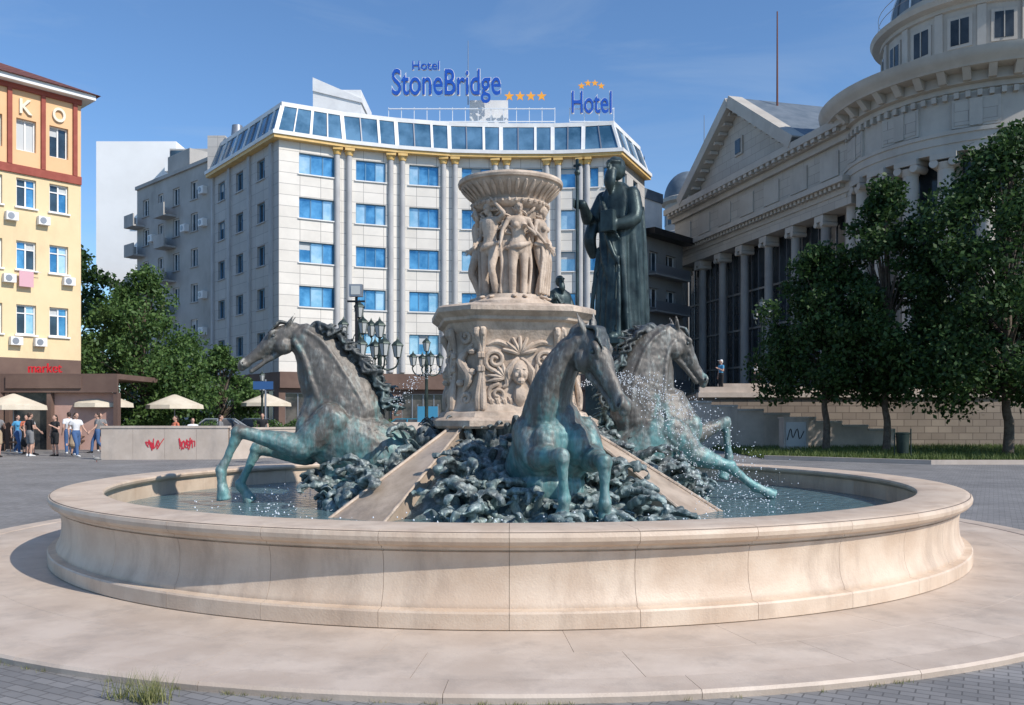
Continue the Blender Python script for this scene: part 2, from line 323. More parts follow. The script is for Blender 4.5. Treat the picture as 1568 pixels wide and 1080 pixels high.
for sec in (0,90,180,270):
    k=1 if sec==0 else (.25 if sec==180 else .72); rm=2.9 if sec==0 else 2.42
    def place(lo,hi):
        r=lo+(hi-lo)*math.sqrt(rnd.random()); lim=36-5.5*(r-1)
        a=R(sec+rnd.uniform(-lim,lim)); e=V((math.sin(a),-math.cos(a),0)); return r,e,V((e.y,-e.x,0)),e*r+V((0,0,max(conz(r),.28)))
    for i in range(int(95*k)):
        r,e,t,p=place(1.0,rm); rr=rnd.uniform(.06,.20); rk.ell(p-Z*.02,(rr*rnd.uniform(.7,1.5),rr*rnd.uniform(.7,1.5),rr*rnd.uniform(.6,1.15)),BRrock,n=10)
    for i in range(int(85*k)):
        r,e,t,p=place(1.0,rm-.05); l=rnd.uniform(.25,.62); sw=rnd.uniform(-1.0,1.0); d=(e*rnd.uniform(.4,1)+t*sw).normalized(); up=rnd.uniform(.12,.5); side=d.cross(Z)
        w=rnd.uniform(.04,.095); wob=rnd.uniform(-.15,.15)
        pts=[p-Z*.05,p+d*l*.3+Z*l*up*.6+side*wob*l,p+d*l*.65+Z*l*up,p+d*l*.95+Z*l*up*.9-side*wob*l,p+d*l*1.12+Z*l*(up*.6),p+d*l*1.0+Z*l*up*.42]
        rk.sweep(pts,[(w*1.2,.06),(w*1.3,.05),(w*1.1,.038),(w*.8,.03),(w*.5,.022),(.012,.012)],BRrock,lat=side,n=8,sub=3)
    for i in range(int(85*k)):
        r,e,t,p=place(.98,rm+.05); l=rnd.uniform(.10,.26); d=(e*rnd.uniform(.1,1)+t*rnd.uniform(-.8,.8)).normalized(); up=rnd.uniform(.5,1.2)
        mb.sweep([p,p+d*l*.4+Z*l*up*.6,p+d*l*.7+Z*l*up,p+d*l*1.0+Z*l*up*.85+t*rnd.uniform(-.05,.05)],[(.045,.03),(.05,.022),(.03,.014),(.004,.004)],BRrock,lat=t,n=6,sub=3)
for i in range(70):
    a=2*pi*i/70; e=V((math.sin(a),-math.cos(a),0)); p=e*rnd.uniform(.98,1.10)+Z*1.30; l=rnd.uniform(.12,.26)
    mb.sweep([p,p+Z*l*.6+e*.05,p+Z*l+e*.12,p+Z*l*.8+e*.18],[(.05,.02),(.055,.018),(.035,.012),(.006,.005)],BRrock,lat=(e.y,-e.x,0),n=6,sub=2)
mb.add(remesh(rk,.019,1,amp=.05,fq=9),BRrock)
mb.obj('bronze_rockwork',fount)
# ---- octagonal pedestal
def octo(h,z):
    h*=.945; z=z if z<1.6 else 1.6+(z-1.6)*.945
    c=h*.63; return [V(p+(z,)) for p in ((-c,-h),(c,-h),(h,-c),(h,c),(c,h),(-c,h),(-h,c),(-h,-c))]
mb=MB(); mb.M=FM
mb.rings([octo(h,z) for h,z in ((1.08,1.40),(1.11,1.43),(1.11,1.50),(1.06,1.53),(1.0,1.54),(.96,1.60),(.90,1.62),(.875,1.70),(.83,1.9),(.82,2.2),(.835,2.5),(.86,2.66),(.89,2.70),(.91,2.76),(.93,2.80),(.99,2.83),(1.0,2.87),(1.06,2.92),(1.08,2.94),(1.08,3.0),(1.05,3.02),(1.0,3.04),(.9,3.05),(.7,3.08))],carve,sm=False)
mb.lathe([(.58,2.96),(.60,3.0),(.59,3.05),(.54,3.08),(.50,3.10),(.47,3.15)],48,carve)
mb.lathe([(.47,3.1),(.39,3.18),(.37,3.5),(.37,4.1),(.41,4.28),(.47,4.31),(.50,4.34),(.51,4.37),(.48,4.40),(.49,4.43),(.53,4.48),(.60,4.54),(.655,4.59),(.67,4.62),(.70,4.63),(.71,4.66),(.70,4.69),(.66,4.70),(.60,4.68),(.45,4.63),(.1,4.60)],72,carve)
for k in range(36):
    a=2*pi*k/36; mb.ell((.515*math.sin(a),-.515*math.cos(a),4.36),(.022,.022,.03),carve,n=6)
    mb.sweep([(.50*math.sin(a),-.50*math.cos(a),4.44),(.59*math.sin(a),-.59*math.cos(a),4.515),(.66*math.sin(a),-.66*math.cos(a),4.585)],[(.012,.012),(.03,.014),(.016,.01)],carve,lat=(math.cos(a),math.sin(a),0),n=6,sub=2)
for k in range(90):
    a=2*pi*k/90+rnd.uniform(-.05,.05); e=V((math.sin(a),-math.cos(a),0)); t=V((e.y,-e.x,0)); p=e*.40+Z*rnd.uniform(3.9,4.28); d=(t*rnd.uniform(-1,1)+Z*rnd.uniform(-1,1)).normalized()
    mb.sweep([p-d*.07,p+e*.04,p+d*.08+e*.02],[.01,(.035,.02),.008],carve,lat=e,n=6,sub=3)
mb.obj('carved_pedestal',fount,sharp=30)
orn=MB(); orn.M=FM@Matrix.Translation((0,0,1.6*.055))@Matrix.Diagonal((.945,.945,.945,1))
def spiral(o,ax,ay,out,r0,turns,tr,ph=0,sgn=1):
    pts=[];rad=[]
    n=int(turns*8)
    for k in range(n+1):
        t=k/n; a=ph+sgn*turns*2*pi*t; r=r0*(1-.82*t); pts.append(o+ax*math.cos(a)*r+ay*math.sin(a)*r+out*(.03*t)); rad.append(tr*(1-.4*t))
    orn.sweep(pts,rad,carve,lat=out,n=8,sub=2)
for th in range(0,360,45):
    a=R(th); e=V((math.sin(a),-math.cos(a),0)); s=V((-e.y,e.x,0)); 
    h=.83 if th%90==0 else .83*1.63/math.sqrt(2); hw=.48 if th%90==0 else .20
    o=e*(h+.01)
    if th%90==0:
        c=o+Z*2.14
        orn.ell(c,(.12,.12,.17),carve,n=12); orn.ell(c+e*.11-Z*.02,(.022,.022,.05),carve,n=8); orn.ell(c+e*.075-Z*.12,(.06,.06,.05),carve,n=8)
        for sx in (-1,1):
            orn.ell(c+s*sx*.045+e*.1+Z*.035,(.025,.02,.014),carve,n=8); orn.ell(c+s*sx*.055+e*.085-Z*.04,(.035,.03,.035),carve,n=8)
            for k in range(5):
                q=c+s*sx*.08*(.4+k*.2)+Z*(.17-.02*k); orn.sweep([q,q+s*sx*.07-Z*.07+e*.03,q+s*sx*.06-Z*.2,q+s*sx*.11-Z*.3],[.035,.04,.035,.012],carve,lat=e,n=6,sub=3)
            spiral(c+s*sx*.33+Z*.16,s*sx,Z,e,.15,1.6,.038,ph=-pi/2,sgn=1)
            spiral(c+s*sx*.30-Z*.30,s*sx,Z,e,.14,1.5,.033,ph=pi/2,sgn=-1)
            orn.sweep([c+s*sx*.43+Z*.36,c+s*sx*.30+Z*.40,c+s*sx*.15+Z*.34,c+s*sx*.10+Z*.26],[.015,.04,.04,.02],carve,lat=e,n=6)
            orn.sweep([c+s*sx*.36+Z*.03,c+s*sx*.22-Z*.02,c+s*sx*.17-Z*.15,c+s*sx*.22-Z*.2],[.02,.035,.035,.02],carve,lat=e,n=6)
            orn.sweep([c+s*sx*.10-Z*.5,c+s*sx*.25-Z*.46,c+s*sx*.42-Z*.5,c+s*sx*.47-Z*.42],[.03,.045,.035,.015],carve,lat=e,n=6)
            for k in range(5):
                d=(s*sx*math.cos(k*.35)+Z*math.sin(k*.35-.2)); q=c+s*sx*.2-Z*.08; orn.sweep([q,q+d*.13+e*.03,q+d*.25],[.02,.032,.008],carve,lat=e,n=6,sub=2)
            for k in range(4): orn.sweep([c+s*sx*(.1+.09*k)-Z*.44,c+s*sx*(.13+.09*k)-Z*.37+e*.03,c+s*sx*(.17+.09*k)-Z*.33],[.03,.03,.01],carve,lat=s,n=6,sub=2)
        for k in range(-3,4):
            q=c+Z*.24; d=(s*math.sin(R(k*25))+Z*math.cos(R(k*25))); orn.sweep([q,q+d*.1+e*.04,q+d*.22+e*.02],[.015,.03,.025],carve,lat=e,n=6,sub=2)
        orn.sweep([c-Z*.2,c-Z*.33+e*.05,c-Z*.45+e*.02],[(.06,.05),(.09,.06),(.04,.03)],carve,lat=s,n=8)
    else:
        c=o+Z*2.2
        spiral(c+Z*.42,s,Z,e,.13,1.5,.04); spiral(c-Z*.42,s,Z,e,.12,1.5,.04,sgn=-1)
        orn.sweep([c+Z*.3+s*.08,c+Z*.1-s*.08+e*.04,c-Z*.12+s*.06+e*.04,c-Z*.32-s*.06],[.03,.06,.06,.03],carve,lat=e,n=8)
        for k in range(4): orn.ell(c+Z*(.22-.14*k)+s*(-.1 if k%2 else .1)+e*.03,(.06,.05,.05),carve,n=8)
    for sx in (-1,1):
        p=o+s*sx*(hw+.02)
        orn.sweep([p+Z*1.66+e*.05,p+Z*1.85+e*.05,p+Z*2.1,p+Z*2.45+e*.0,p+Z*2.62+e*.06,p+Z*2.70+e*.08,p+Z*2.64+e*.10],[.045,.05,.03,.03,.045,.045,.03],carve,lat=s,n=8)
        for k in range(3): orn.ell(p+Z*(2.0+.18*k)+e*.02,(.038,.035,.055),carve,n=6)
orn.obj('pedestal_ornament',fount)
# ---------------------------------------------------------------- human figure
skinm=mat('skin',(.50,.30,.22),rough=.6); hairm=mat('hair',(.04,.025,.018),rough=.6); eyem=mat('eyes',(.02,.02,.02),rough=.3)
def human(g,J=None,fem=False,sleeve=.45,shorts=False,skirt=False,longhair=False):
    j=dict(pel=(0,0,.95),wa=(0,0,1.1),ch=(0,0,1.3),nk=(0,.01,1.47),hd=(0,-.01,1.635),sl=(-.185,0,1.41),sr=(.185,0,1.41),el=(-.235,.02,1.13),er=(.235,.02,1.13),wl=(-.25,-.06,.89),wr=(.25,-.06,.89),hl=(-.09,0,.92),hr=(.09,0,.92),kl=(-.1,-.02,.5),kr=(.1,-.02,.5),al=(-.1,.03,.09),ar=(.1,.03,.09))
    if J: j.update(J)
    j={k:V(v) for k,v in j.items()}
    sk,tp,bt,sh,hr=g['skin'],g['top'],g['bot'],g['shoe'],g['hair']; d=g['m']
    f=.9 if fem else 1.0; X=(1,0,0)
    tp.sweep([j['pel']+V((0,0,-.03)),j['pel']+V((0,0,.03)),j['wa'],j['ch'],j['ch']+V((0,0,.1)),j['nk']+V((0,0,-.04))],[(.155,.11),(.165,.115),(.135*f,.10),(.17*f,.125),(.165*f,.11),(.08,.07)],d['top'],lat=X)
    tp.sweep([j['sl'],j['nk']+V((0,0,-.05)),j['sr']],[.062*f,.075,.062*f],d['top'],lat=(0,1,0))
    if fem:
        for s in (-1,1): tp.ell(j['ch']+V((s*.075,-.105,0)),(.06,.055,.06),d['top'],n=10)
    sk.sweep([j['nk']+V((0,.005,-.05)),j['nk']+V((0,0,.03)),j['hd']+V((0,.02,-.05))],[.062,.052,.055],d['skin'],lat=X)
    h=j['hd']
    sk.ell(h+V((0,0,.015)),(.075,.094,.10),d['skin']); sk.sweep([h+V((0,-.03,.0)),h+V((0,-.045,-.06)),h+V((0,-.05,-.095))],[(.066,.06),(.052,.045),(.03,.025)],d['skin'],lat=X,n=10)
    sk.sweep([h+V((0,-.088,.02)),h+V((0,-.112,-.022))],[.008,.016],d['skin'],lat=X,n=8,sub=2)
    sk.ell(h+V((0,-.088,-.06)),(.026,.01,.009),d['skin'],n=8)
    for s in (-1,1):
        sk.ell(h+V((s*.078,.01,-.005)),(.012,.02,.03),d['skin'],n=8); sk.ell(h+V((s*.03,-.083,.03)),(.022,.014,.008),d['skin'],n=8)
        sk.ell(h+V((s*.03,-.086,.008)),(.012,.01,.008),d['eye'],n=8)
    hr.ell(h+V((0,.025,.045)),(.085,.092,.088),d['hair']); hr.ell(h+V((0,.05,-.0)),(.075,.065,.09),d['hair'])
    if longhair or fem: hr.sweep([h+V((0,.06,.03)),h+V((0,.085,-.08)),h+V((0,.08,-.2))],[(.08,.05),(.085,.045),(.05,.025)],d['hair'],lat=X)
    for s,S_,E,W in ((-1,'sl','el','wl'),(1,'sr','er','wr')):
        a,b,c=j[S_],j[E],j[W]
        sk.sweep([a,a.lerp(b,.4),b,b.lerp(c,.3),c],[.05*f,.049*f,.037*f,.041*f,.025],d['skin'],lat=(0,1,0))
        if sleeve>0:
            if sleeve<=1: e=a.lerp(b,sleeve); tp.sweep([a,a.lerp(e,.5),e],[.062*f,.062*f,.06*f],d['top'],lat=(0,1,0),round_=True)
            else: tp.sweep([a,b,c.lerp(b,.1)],[.06*f,.05*f,.038*f],d['top'],lat=(0,1,0))
        t=(c-b).normalized(); l=V((0,1,0))-t*t.y; l.normalize(); q=t.cross(l)
        sk.sweep([c,c+t*.045,c+t*.085],[(.024,.018),(.04,.016),(.038,.014)],d['skin'],lat=l,n=8,sub=2)
        for k,(o,ln) in enumerate(((-.03,.06),(-.01,.075),(.01,.08),(.03,.07))):
            p=c+t*.085+l*o; sk.sweep([p,p+t*ln*.5+q*.006*s,p+t*ln*.9+q*.022*s],[.009,.0085,.007],d['skin'],lat=l,n=6,sub=2)
        p=c+t*.03-l*.035; sk.sweep([p,p+t*.03-l*.02,p+t*.06-l*.022],[.012,.01,.008],d['skin'],lat=l,n=6,sub=2)
    for s,H,K,A in ((-1,'hl','kl','al'),(1,'hr','kr','ar')):
        a,b,c=j[H],j[K],j[A]
        sk.sweep([a,a.lerp(b,.35),b,b.lerp(c,.3)+V((0,.015,0)),c],[.085,.082,.055,.056,.036],d['skin'],lat=X)
        if not skirt:
            if shorts: bt.sweep([a+V((0,0,.02)),a.lerp(b,.5),a.lerp(b,.85)],[.10,.095,.09],d['bot'],lat=X)
            else: bt.sweep([a+V((0,0,.02)),a.lerp(b,.4),b,b.lerp(c,.4),c.lerp(b,.05)],[.098,.092,.07,.068,.06],d['bot'],lat=X)
        sh.sweep([c+V((0,.03,-.05)),c+V((0,-.06,-.045)),c+V((0,-.15,-.06)),c+V((0,-.19,-.065))],[(.036,.04),(.042,.035),(.045,.026),(.03,.02)],d['shoe'],lat=X,n=10)
        sh.sweep([c+V((0,.01,0)),c+V((0,.01,-.05))],[.042,.042],d['shoe'],lat=X,n=10,sub=2)
    bt.sweep([j['pel']+V((0,0,-.08)),j['pel'],j['pel']+V((0,0,.06))],[(.15,.115),(.172,.125),(.158,.115)],d['bot'],lat=X)
    if skirt: bt.sweep([j['pel']+V((0,0,.05)),j['pel']+V((0,0,-.2)),j['pel']+V((0,0,-.45))],[(.16,.12),(.2,.16),(.24,.2)],d['bot'],lat=X)
def person(name,x,y,z,rot,top,bot,J=None,hair=None,cap=None,scale=1,**k):
    ks=('skin','top','bot','shoe','hair'); g={q:MB() for q in ks}
    mm=dict(skin=skinm,top=top,bot=bot,shoe=white if random.random()<.5 else black,hair=cap or hair or hairm,eye=eyem); g['m']=mm
    human(g,J,**k); out=MB(); out.M=Matrix.Translation((x,y,z))@Matrix.Rotation(rot,4,'Z')@Matrix.Scale(scale,4)
    for q in ks: out.add(remesh(g[q],.015 if q!='skin' else .012,1),mm[q])
    if cap: out.ell((0,-.13,1.70),(.06,.09,.012),cap)
    out.obj(name,origin=(x,y,z))
def stonefig(J,drape=0,**k):
    m=MB(); d=dict(skin=carve,top=carve,bot=carve,shoe=carve,hair=carve,eye=carve); g=dict(skin=m,top=m,bot=m,shoe=m,hair=m,m=d)
    human(g,J,sleeve=0,**k)
    if drape:
        for i in range(9):
            x=-.16+.04*i; m.sweep([(x*.9,-.09,1.0),(x*1.1,-.13-.02*(i%2),.75),(x*1.2,-.10-.03*(i%2),.45),(x*1.35,-.08-.02*(i%2),.12)],[.022,.03,.03,.025],carve,lat=(1,0,0),n=8)
        m.sweep([(-.22,.0,1.0),(-.05,-.14,.98),(.12,-.13,1.05),(.2,.0,1.2),(.2,.05,1.4)],[.04,.05,.05,.045,.03],carve,n=8)
    else:
        m.sweep([(-.2,.06,1.38),(-.2,.1,1.0),(-.18,.1,.6),(-.16,.1,.1)],[(.10,.03),(.14,.05),(.14,.05),(.12,.04)],carve,lat=(1,0,0))
        m.sweep([(.2,-.02,1.0),(0,-.14,.93),(-.2,.0,.9)],[.035,.055,.04],carve,n=8)
        m.sweep([(.2,.04,1.0),(.24,.06,.6),(.2,.06,.1)],[(.04,.03),(.06,.04),(.05,.03)],carve,n=8)
    return remesh(m,.015,1)
poses=[stonefig(dict(el=(-.34,-.05,1.2),wl=(-.16,-.16,1.02),er=(.26,-.02,1.14),wr=(.10,-.18,.98),kl=(-.12,-.1,.5),al=(-.13,.0,.09),hd=(.03,-.03,1.63)),drape=1,fem=True),
 stonefig(dict(er=(.33,-.02,1.5),wr=(.16,-.08,1.72),wl=(-.2,-.14,1.0),hd=(-.04,-.02,1.63),kr=(.13,-.12,.52),ar=(.1,.05,.09)),drape=0),
 stonefig(dict(el=(-.3,-.03,1.2),wl=(-.36,-.1,.95),wr=(.12,-.17,1.25),er=(.3,-.06,1.15),kl=(-.12,-.06,.5)),drape=0,fem=True)]
mb=MB()
for k in range(7):
    a=R(-46+51.4*k); q=(1,2,0)[k%3]
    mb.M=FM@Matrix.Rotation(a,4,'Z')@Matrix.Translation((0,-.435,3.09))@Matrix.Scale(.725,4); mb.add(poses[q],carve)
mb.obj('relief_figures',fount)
# ---------------------------------------------------------------- horses
def horse(name,ang,sp,seed=0):
    rn=random.Random(seed); m=MB(); Yv=V((0,1,0))
    t=sp['torso']; m.sweep([p for p,_ in t],[r for _,r in t],BR,lat=Yv,n=20)
    nl=V(sp.get('nlat',(0,1,0))).normalized(); bk0=V(sp['back'])
    nk=sp['neck']; NP=m.sweep([p for p,_ in nk],[r for _,r in nk],BR,lat=nl,n=18)
    A=V(sp['poll']);B=V(sp['muz']); a=(B-A); Lh=a.length; a.normalize(); l=V(sp.get('hlat',(0,1,0))); l=(l-a*l.dot(a)).normalized()
    f=a.cross(l)
    if f.dot(V(sp['fdir']))<0: f=-f
    k=Lh/.74
    def H(tt,fo=0,lo=0): return A+a*Lh*tt+f*fo*k+l*lo*k
    m.sweep([H(-.06,-.05),H(.12,-.02),H(.32,0),H(.55,-.005),H(.78,-.005),H(.95,-.005),H(1.0,-.02)],[(.085*k,.11*k),(.105*k,.135*k),(.10*k,.125*k),(.070*k,.088*k),(.056*k,.064*k),(.062*k,.066*k),(.05*k,.05*k)],BR,lat=l,n=18)
    for s in (-1,1):
        m.ell(H(.24,-.11,s*.048),(.115*k,.085*k,.115*k),BR)
        m.sweep([H(.38,.02,s*.078),H(.60,-.01,s*.064)],[.024*k,.013*k],BR,n=8)
        m.sweep([H(.16,.075,s*.07),H(.26,.092,s*.096),H(.36,.06,s*.088)],[.018*k,.028*k,.012*k],BR,n=8)
        m.sweep([H(.21,.035,s*.098),H(.28,.02,s*.104),H(.33,.035,s*.096)],[.008*k,.014*k,.008*k],BR,n=8)
        m.sweep([H(.88,.045,s*.035),H(.95,.035,s*.06),H(.965,-.01,s*.066),H(.90,-.02,s*.052)],[.016*k,.020*k,.018*k,.01*k],BR,n=8)
        ed=(-a*.75+f*.25+l*s*.28).normalized(); e0=H(.0,.05,s*.06)
        m.sweep([e0,e0+ed*.07*k,e0+ed*.18*k],[(.036*k,.024*k),(.038*k,.02*k),(.006*k,.006*k)],BR,lat=l,n=10)
    op=sp.get('open',.0)
    m.sweep([H(.22,-.16),H(.5,-.125-op*.3),H(.75,-.10-op*.7),H(.92,-.085-op)],[(.06*k,.06*k),(.042*k,.036*k),(.034*k,.026*k),(.04*k,.028*k)],BR,lat=l,n=12)
    n=len(NP)
    cr=[]
    for i in range(n):
        tt=(NP[min(i+1,n-1)]-NP[max(i-1,0)]).normalized(); c=nl.cross(tt).normalized(); cr.append(c if c.dot(bk0)>0 else -c)
    def nr(i): nn=i/(n-1)*(len(nk)-1); k0=min(int(nn),len(nk)-2); ra,rb=nk[k0][1],nk[k0+1][1]; w_=nn-k0; return ra[0]+(rb[0]-ra[0])*w_, ra[1]+(rb[1]-ra[1])*w_
    for s in (-1,1):
        for off,rr_ in ((-.55,.045),(.45,.035)):
            pts=[];rd=[]
            for i in range(1,n,3):
                rl,rn_=nr(i); pts.append(NP[i]+cr[i]*rn_*off); pts[-1]=pts[-1]+nl*s*rl*math.sqrt(max(0,1-off*off))*.9; rd.append(rr_)
            m.sweep(pts,rd,BR,n=8,sub=3)
    for pc,rr in sp.get('musc',()): m.ell(pc,rr,BR,n=14)
    for lg in sp['legs']:
        sh,el,kn,ft,ho=[V(p) for p in lg]
        m.sweep([sh,sh.lerp(el,.6),el],[(.17,.25),(.17,.22),(.15,.17)],BR,n=16)
        m.sweep([el,el.lerp(kn,.3),el.lerp(kn,.75),kn,kn.lerp(ft,.14),kn.lerp(ft,.55),ft.lerp(kn,.1),ft,ft.lerp(ho,.5)],[.165,.145,.088,.092,.074,.052,.058,.070,.054],BR,n=14)
        kd=((kn-el).normalized()-(ft-kn).normalized()).normalized(); m.ell(kn+kd*.03,.074,BR); m.ell(ft-kd*.02,.06,BR)
        m.sweep([ft.lerp(kn,.75)-kd*.03,ft.lerp(kn,.4)-kd*.035,ft.lerp(kn,.1)-kd*.03],[.03,.026,.034],BR,n=8)
        m.sweep([el.lerp(kn,.1)+kd*.08,el.lerp(kn,.4)+kd*.07,el.lerp(kn,.8)+kd*.02],[.06,.06,.03],BR,n=10)
        m.sweep([ft.lerp(ho,.40),ft.lerp(ho,.48),ft.lerp(ho,.55),ho],[.052,.066,.070,.094],BR,n=14,round_=False)
    for i in range(5):
        p0=V(t[1][0]).lerp(V(t[2][0]),i/4); rr=t[1][1]
        for s in (-1,1): m.sweep([p0+V((-.05,s*rr[0]*.8,.22)),p0+V((0,s*rr[0]*.96,.0)),p0+V((.05,s*rr[0]*.78,-.25))],[.02,.03,.02],BR,n=8)
    body=remesh(m,.0145,3,.5,amp=.009,fq=9)
    o=MB(); o.M=FM@Matrix.Rotation(ang,4,'Z')@Matrix.Rotation(-pi/2,4,'Z'); o.add(body,BR)
    for s in (-1,1):
        o.ell(H(.272,.048,s*.101),(.022*k,)*3,BRmane,n=10); o.ell(H(.945,.006,s*.07),(.015*k,.015*k,.02*k),black,n=8)
    mn=MB()
    for i in range(76):
        u=(i+.5)/76; fi=u*(n-1)*.98; i0=int(fi); p=NP[i0].lerp(NP[min(i0+1,n-1)],fi-i0); c=cr[i0]; rl,rn_=nr(fi)
        tt=(NP[min(i0+1,n-1)]-NP[max(i0-1,0)]).normalized()
        side=rn.choice((-1,1,1,.3)); q=p+c*rn_*.90+nl*rn.uniform(-.04,.04); ln=rn.uniform(.16,.34)*(.75+.4*math.sin(u*pi)); w=rn.uniform(-.08,.08)
        bk=(c*.55-tt*.8).normalized()
        pts=[q-c*.05,q+c*.06+nl*side*.03,q+c*.05+bk*ln*.35+nl*side*.10,q+bk*ln*.75-c*w+nl*side*.14,q+bk*ln*1.1+c*(.02+w)+nl*side*.12,q+bk*ln*1.35+c*.05+nl*side*.10]
        mn.sweep(pts,[(.038,.026),(.046,.03),(.042,.028),(.034,.022),(.022,.014),(.004,.004)],BRmane,lat=nl,n=8,sub=3)
    for i in range(10):
        q=H(-.04,.07,rn.uniform(-.05,.05)); mn.sweep([q,H(.06,.15,rn.uniform(-.06,.06)),H(.16,.13,rn.uniform(-.08,.08)),H(.26+rn.uniform(0,.1),.12,rn.uniform(-.08,.08))],[.022,.026,.02,.005],BRmane,lat=l,n=6,sub=3)
    o.add(remesh(mn,.012,1,.4),BRmane)
    return o.obj(name,origin=C)
left=dict(torso=[((2.40,0,1.70),(.26,.36)),((2.34,0,1.38),(.37,.47)),((1.92,0,1.14),(.40,.46)),((1.45,0,.92),(.36,.42)),((1.0,0,.75),(.3,.36))],
 neck=[((2.08,0,1.50),(.30,.44)),((2.26,0,1.82),(.26,.46)),((2.42,0,2.12),(.21,.40)),((2.56,0,2.40),(.165,.31)),((2.76,0,2.60),(.125,.20))],
 poll=(2.90,0,2.68),muz=(3.52,0,2.20),fdir=(.5,0,.8),back=(-1,0,.1),open=.045,
 musc=[((2.66,.14,1.38),(.17,.16,.24)),((2.66,-.14,1.38),(.17,.16,.24)),((2.0,0,.8),(.5,.3,.3))],
 legs=[[(2.32,.26,1.52),(2.72,.24,1.16),(3.50,.26,1.36),(3.72,.26,.86),(3.68,.27,.50)],[(2.32,-.26,1.48),(2.70,-.24,1.06),(3.34,-.22,1.12),(3.56,-.22,.66),(3.42,-.22,.42)]])
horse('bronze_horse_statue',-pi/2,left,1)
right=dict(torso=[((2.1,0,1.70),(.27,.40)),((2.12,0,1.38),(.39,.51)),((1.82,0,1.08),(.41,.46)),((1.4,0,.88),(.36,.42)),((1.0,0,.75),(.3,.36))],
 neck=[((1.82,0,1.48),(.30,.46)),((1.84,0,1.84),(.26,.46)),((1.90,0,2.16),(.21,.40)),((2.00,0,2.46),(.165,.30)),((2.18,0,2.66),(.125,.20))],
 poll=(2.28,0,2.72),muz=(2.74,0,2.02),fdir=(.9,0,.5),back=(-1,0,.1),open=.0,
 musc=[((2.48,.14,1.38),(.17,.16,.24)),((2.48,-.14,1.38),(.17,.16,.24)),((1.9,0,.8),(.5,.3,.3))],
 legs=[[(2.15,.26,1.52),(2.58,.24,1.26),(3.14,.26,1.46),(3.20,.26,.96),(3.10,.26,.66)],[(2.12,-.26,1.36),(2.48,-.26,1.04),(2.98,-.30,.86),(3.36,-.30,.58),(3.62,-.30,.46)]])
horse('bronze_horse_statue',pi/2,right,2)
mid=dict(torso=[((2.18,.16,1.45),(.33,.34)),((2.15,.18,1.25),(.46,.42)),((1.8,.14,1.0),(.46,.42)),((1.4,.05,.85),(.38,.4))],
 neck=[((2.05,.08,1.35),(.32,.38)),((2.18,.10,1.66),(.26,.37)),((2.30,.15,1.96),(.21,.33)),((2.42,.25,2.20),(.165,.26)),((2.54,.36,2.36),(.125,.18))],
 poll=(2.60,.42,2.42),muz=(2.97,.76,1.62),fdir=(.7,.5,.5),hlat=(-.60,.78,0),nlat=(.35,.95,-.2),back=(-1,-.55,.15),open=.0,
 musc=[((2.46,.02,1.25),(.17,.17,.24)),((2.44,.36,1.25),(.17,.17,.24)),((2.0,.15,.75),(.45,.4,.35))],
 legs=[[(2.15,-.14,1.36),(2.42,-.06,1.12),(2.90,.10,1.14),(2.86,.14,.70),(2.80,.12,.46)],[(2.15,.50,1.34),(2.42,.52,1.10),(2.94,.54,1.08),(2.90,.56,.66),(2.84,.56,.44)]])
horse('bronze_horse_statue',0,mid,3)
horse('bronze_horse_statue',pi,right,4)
# water: a fan of loose spray beside the right horse, small splash left and at the top
mb=MB(); rn=random.Random(5)
def arc(p0,v0,n,T,sp=.03,r0=.006):
    p0=V(p0);v0=V(v0)
    for i in range(n):
        t=T*rn.random()**.8; p=p0+v0*t*(1+rn.gauss(0,.06))+V((0,0,-4.9*t*t)); s=sp*(.3+3*t)
        mb.ell(p+V((rn.gauss(0,s),rn.gauss(0,s),rn.gauss(0,s))),rn.uniform(.3,1.3)*r0,drop,n=4)
for an,v,up,n in ((60,2.6,1.3,600),(66,3.3,1.5,800),(74,3.0,.9,520)):
    a=R(an); arc((C.x+1.0*math.sin(a),C.y-1.0*math.cos(a),1.95),(v*math.sin(a),-v*math.cos(a),up),n,.80,.035,.0072)
a=R(-62); arc((C.x+1.0*math.sin(a),C.y-1.0*math.cos(a),2.15),(1.9*math.sin(a),-1.9*math.cos(a),.3),260,.35,.05,.006)
arc((C.x,C.y,4.62),(0,0,1.3),200,.26,.05,.013)
for i in range(650):
    a=rn.uniform(0,2*pi); r_=rn.gauss(3.3,.35); mb.ell((C.x+r_*math.sin(a),C.y-r_*math.cos(a),.43+abs(rn.gauss(0,.06))),rn.uniform(.004,.012),drop,n=4)
mb.sweep([(C.x,C.y,4.56),(C.x,C.y,4.72),(C.x,C.y,4.80)],[.15,.10,.03],drop,n=12)
mb.obj('water_spray',fount)
